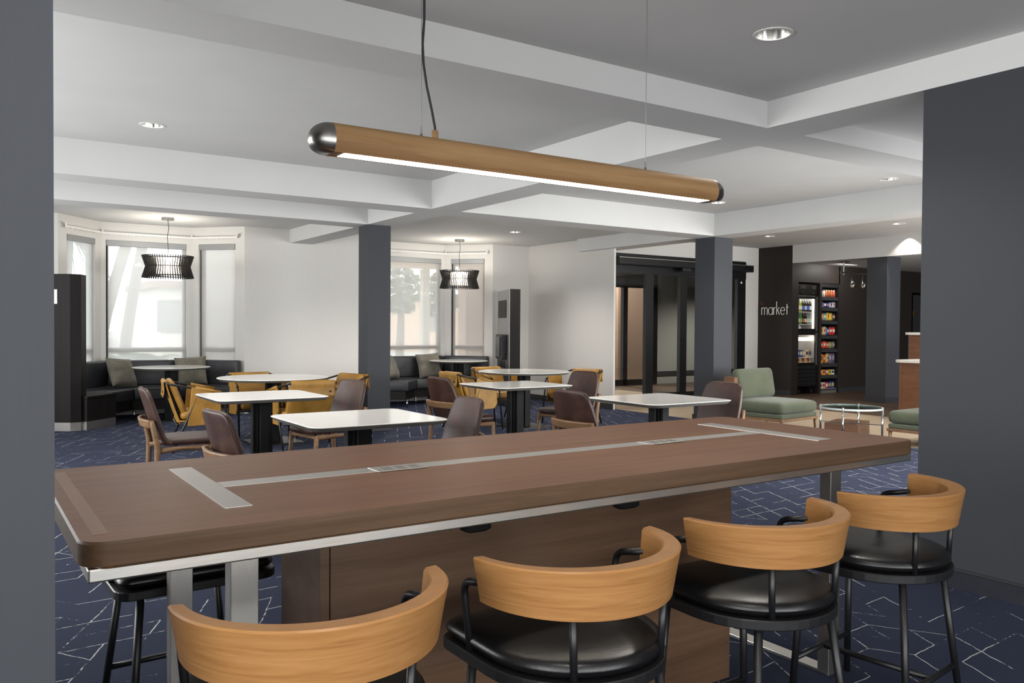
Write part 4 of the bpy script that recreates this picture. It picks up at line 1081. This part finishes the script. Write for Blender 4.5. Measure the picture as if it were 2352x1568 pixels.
for ri, ((lo, hi), ps) in enumerate(zip(rows, packs)):
    z = zv(lo) + .001; h = (lo - hi) * .00887 * .94; n = len(ps); pw = (W2 - .06) / n
    for k, (kd, c, c2, nm) in enumerate(ps):
        x = sx0 + .03 + pw * (k + .5); lb = '%s %s, %s from left on the %s display tier' % (nm, noun[kd], ords[k], rown[ri]); hh = h * rnd.uniform(.88, 1.0)
        t = thing('snack_' + kd, lb, 'snack', (x, sy + .07, z), 0, 'snacks on the %s tier' % rown[ri])
        if kd == 'jar':
            obj('body', lathe(B(), [(0, 0), (pw * .42, .003), (pw * .42, hh * .72), (pw * .26, hh * .82), (0, hh * .82)], 14), cmat(c), t, smooth=True); obj('lid', lathe(B(), [(pw * .28, hh * .8), (pw * .28, hh), (0, hh)], 12), cmat(c2), t)
        elif kd == 'bag':
            t.rotation_euler = (.06, 0, rnd.uniform(-.12, .12)); obj('bag', bag_bm(pw * 1.04, hh), cmat(c, .3), t, smooth=True)
            q = B(); tube(q, [(0, -.0262, hh * .55), (0, -.0245, hh * .55)], pw * .28, 14); obj('print', q, cmat(c2), t)
        else:
            obj('box', boxes((-pw * .46, -.02, 0, pw * .46, .06, hh)), cmat(c), t, bevel=.002); obj('print', boxes((-pw * .34, -.0215, hh * .35, pw * .34, -.0195, hh * .8)), cmat(c2), t)

# track light in the market
tr = thing('track_light', 'short ceiling track light with two silver spot heads in front of the dark wall', 'ceiling light', (0, 0, 0))
TX, TY = 14.50, 9.93
obj('ceiling_plate', boxes((TX - .07, TY - .07, 2.655, TX + .07, TY + .07, 2.68)), M['nickel'], tr)
obj('stem', tube(B(), [(TX, TY, 2.66), (TX, TY, 2.42)], .014, 8), M['nickel'], tr)
obj('rail', boxes((TX - .1, TY - .015, 2.44, TX + .95, TY + .015, 2.47)), M['nickel'], tr)
for i, x in enumerate((TX + .3, TX + .66)):
    h = obj('spot_head', tube(B(), [(x - .03, TY - .02, 2.2), (x, TY, 2.22), (x + .08, TY + .05, 2.26), (x + .13, TY + .08, 2.285)], [.03, .05, .045, .02], 14), M['chrome'], tr, smooth=True)
    obj('yoke', tube(B(), [(x, TY, 2.44), (x - .03, TY, 2.36), (x - .05, TY, 2.26), (x, TY, 2.2)], .007, 8), M['nickel'], tr, smooth=True)
    obj('lamp_face', tube(B(), [(x - .031, TY - .021, 2.1995), (x - .034, TY - .023, 2.1985)], .026, 14), M['reflector'], h)
d3 = struct('door_3', boxes((18.36, 10.72, 0, 19.24, 10.76, 2.14)), M['base_dark'])
for z in (1.72, 1.02): obj('hinge', boxes((18.30, 10.705, z - .06, 18.40, 10.722, z + .06)), M['brass'], d3)

# ------------------------------------------------------------------ lights
def area(name, loc, rot, sx, sy, power, color=(1, 1, 1), spread=PI):
    l = bpy.data.lights.new(name, 'AREA'); l.shape = 'RECTANGLE'; l.size = sx; l.size_y = sy; l.energy = power; l.color = color; l.spread = spread
    o = bpy.data.objects.new(name, l); COL.objects.link(o); o.location = loc; o.rotation_euler = rot; return o
def spot(name, loc, power, angle=2.3, blend=.8, color=(1, .93, .85), r=.07, rot=(0, 0, 0)):
    l = bpy.data.lights.new(name, 'SPOT'); l.energy = power; l.spot_size = angle; l.spot_blend = blend; l.color = color; l.shadow_soft_size = r
    o = bpy.data.objects.new(name, l); COL.objects.link(o); o.location = loc; o.rotation_euler = rot; return o
LW = dict(back=80, left=140, dl=60, hid=64)
area('back_fill', (.65, -3.55, 1.5), (math.radians(90), 0, 0), 6.4, 2.0, LW['back'], (1, .99, .97))  # unseen area fill added behind the camera for the camera-facing surfaces
area('dining_fill', (-1.58, 7.3, 1.6), (0, math.radians(-90), 0), 1.8, 7.6, LW['left'], (1, .99, .97))  # area fill added on the left, out of view
for i, d in enumerate(DL): spot('ceiling_spot', (d[0], d[1], d[2] - .02), LW['dl'] * (2.3 if i in (2, 3) else 1))
for i, d in enumerate(HID): spot('ceiling_spot', (d[0], d[1], d[2] - .02), LW['hid'])  # added spots with no fixtures, brighten tables and floor
spot('ceiling_spot', (13.9, 8.29, 3.02), 26, 2.0, .4, r=.03)
spot('ceiling_spot', (11.0, 5.5, 3.0), 120); spot('ceiling_spot', (10.6, 8.6, 3.0), 110); spot('ceiling_spot', (13.0, 6.5, 3.0), 120)
spot('ceiling_spot', (15.2, 9.4, 2.65), 25, 2.0); spot('ceiling_spot', (12.6, 13.1, 2.6), 170, 2.6)
spot('porch_fill', (13.3, 16.0, 3.7), 1100, 2.7)  # fill spot added outside to brighten the stucco
spot('ceiling_spot', (15.2, 13.0, 2.6), 420, 2.6)
area('lobby_fill', (13.0, 2.45, 1.6), (math.radians(90), 0, 0), 6.0, 1.8, 215, (1, .99, .97))  # unseen area fill added to lift the lobby
area('right_fill', (7.4, 2.45, 1.2), (math.radians(90), 0, 0), 3.6, 1.2, 78, (1, .99, .97), 2.1)  # low fill added out of view for the right-hand coffers
area('side_fill', (-3.1, -1.2, 1.6), (0, math.radians(-90), 0), 1.8, 3.6, 90, (1, .99, .97))  # extra unseen fill added to brighten the near ceiling
for p in (PL, PR):
    l = bpy.data.lights.new('pendant_lamp', 'POINT'); l.energy = 22; l.color = (1, .92, .8); l.shadow_soft_size = .05
    o = bpy.data.objects.new('pendant_lamp', l); COL.objects.link(o); o.location = (p[0], p[1], 2.30)
area('cooler_lamp', (fx0 + W / 2, fy + .05, 1.97), (math.radians(35), 0, 0), .5, .05, .9, (1, .96, .9))
area('freezer_lamp', (fx0 + W / 2, fy + .06, 1.2), (math.radians(35), 0, 0), .5, .05, .9, (1, .94, .84))
area('shelf_lamp', (15.25, 10.3, 2.66), (math.radians(35), 0, 0), .6, .1, 9, (1, .95, .88))

w = bpy.data.worlds.new('sky'); S.world = w; w.use_nodes = True
nt = w.node_tree; bg = nt.nodes['Background']
bg.inputs[0].default_value = (.95, .98, 1.0, 1); bg.inputs[1].default_value = 3.6

S.view_settings.view_transform = 'Standard'; S.view_settings.look = 'None'
S.view_settings.exposure = 0.40; S.view_settings.gamma = 1.0; S.view_settings.use_curve_mapping = False
cy = S.cycles
cy.max_bounces = 9; cy.diffuse_bounces = 5; cy.glossy_bounces = 4; cy.transparent_max_bounces = 16; cy.transmission_bounces = 6
cy.caustics_reflective = False; cy.caustics_refractive = False; cy.sample_clamp_indirect = 6.0; cy.use_denoising = True
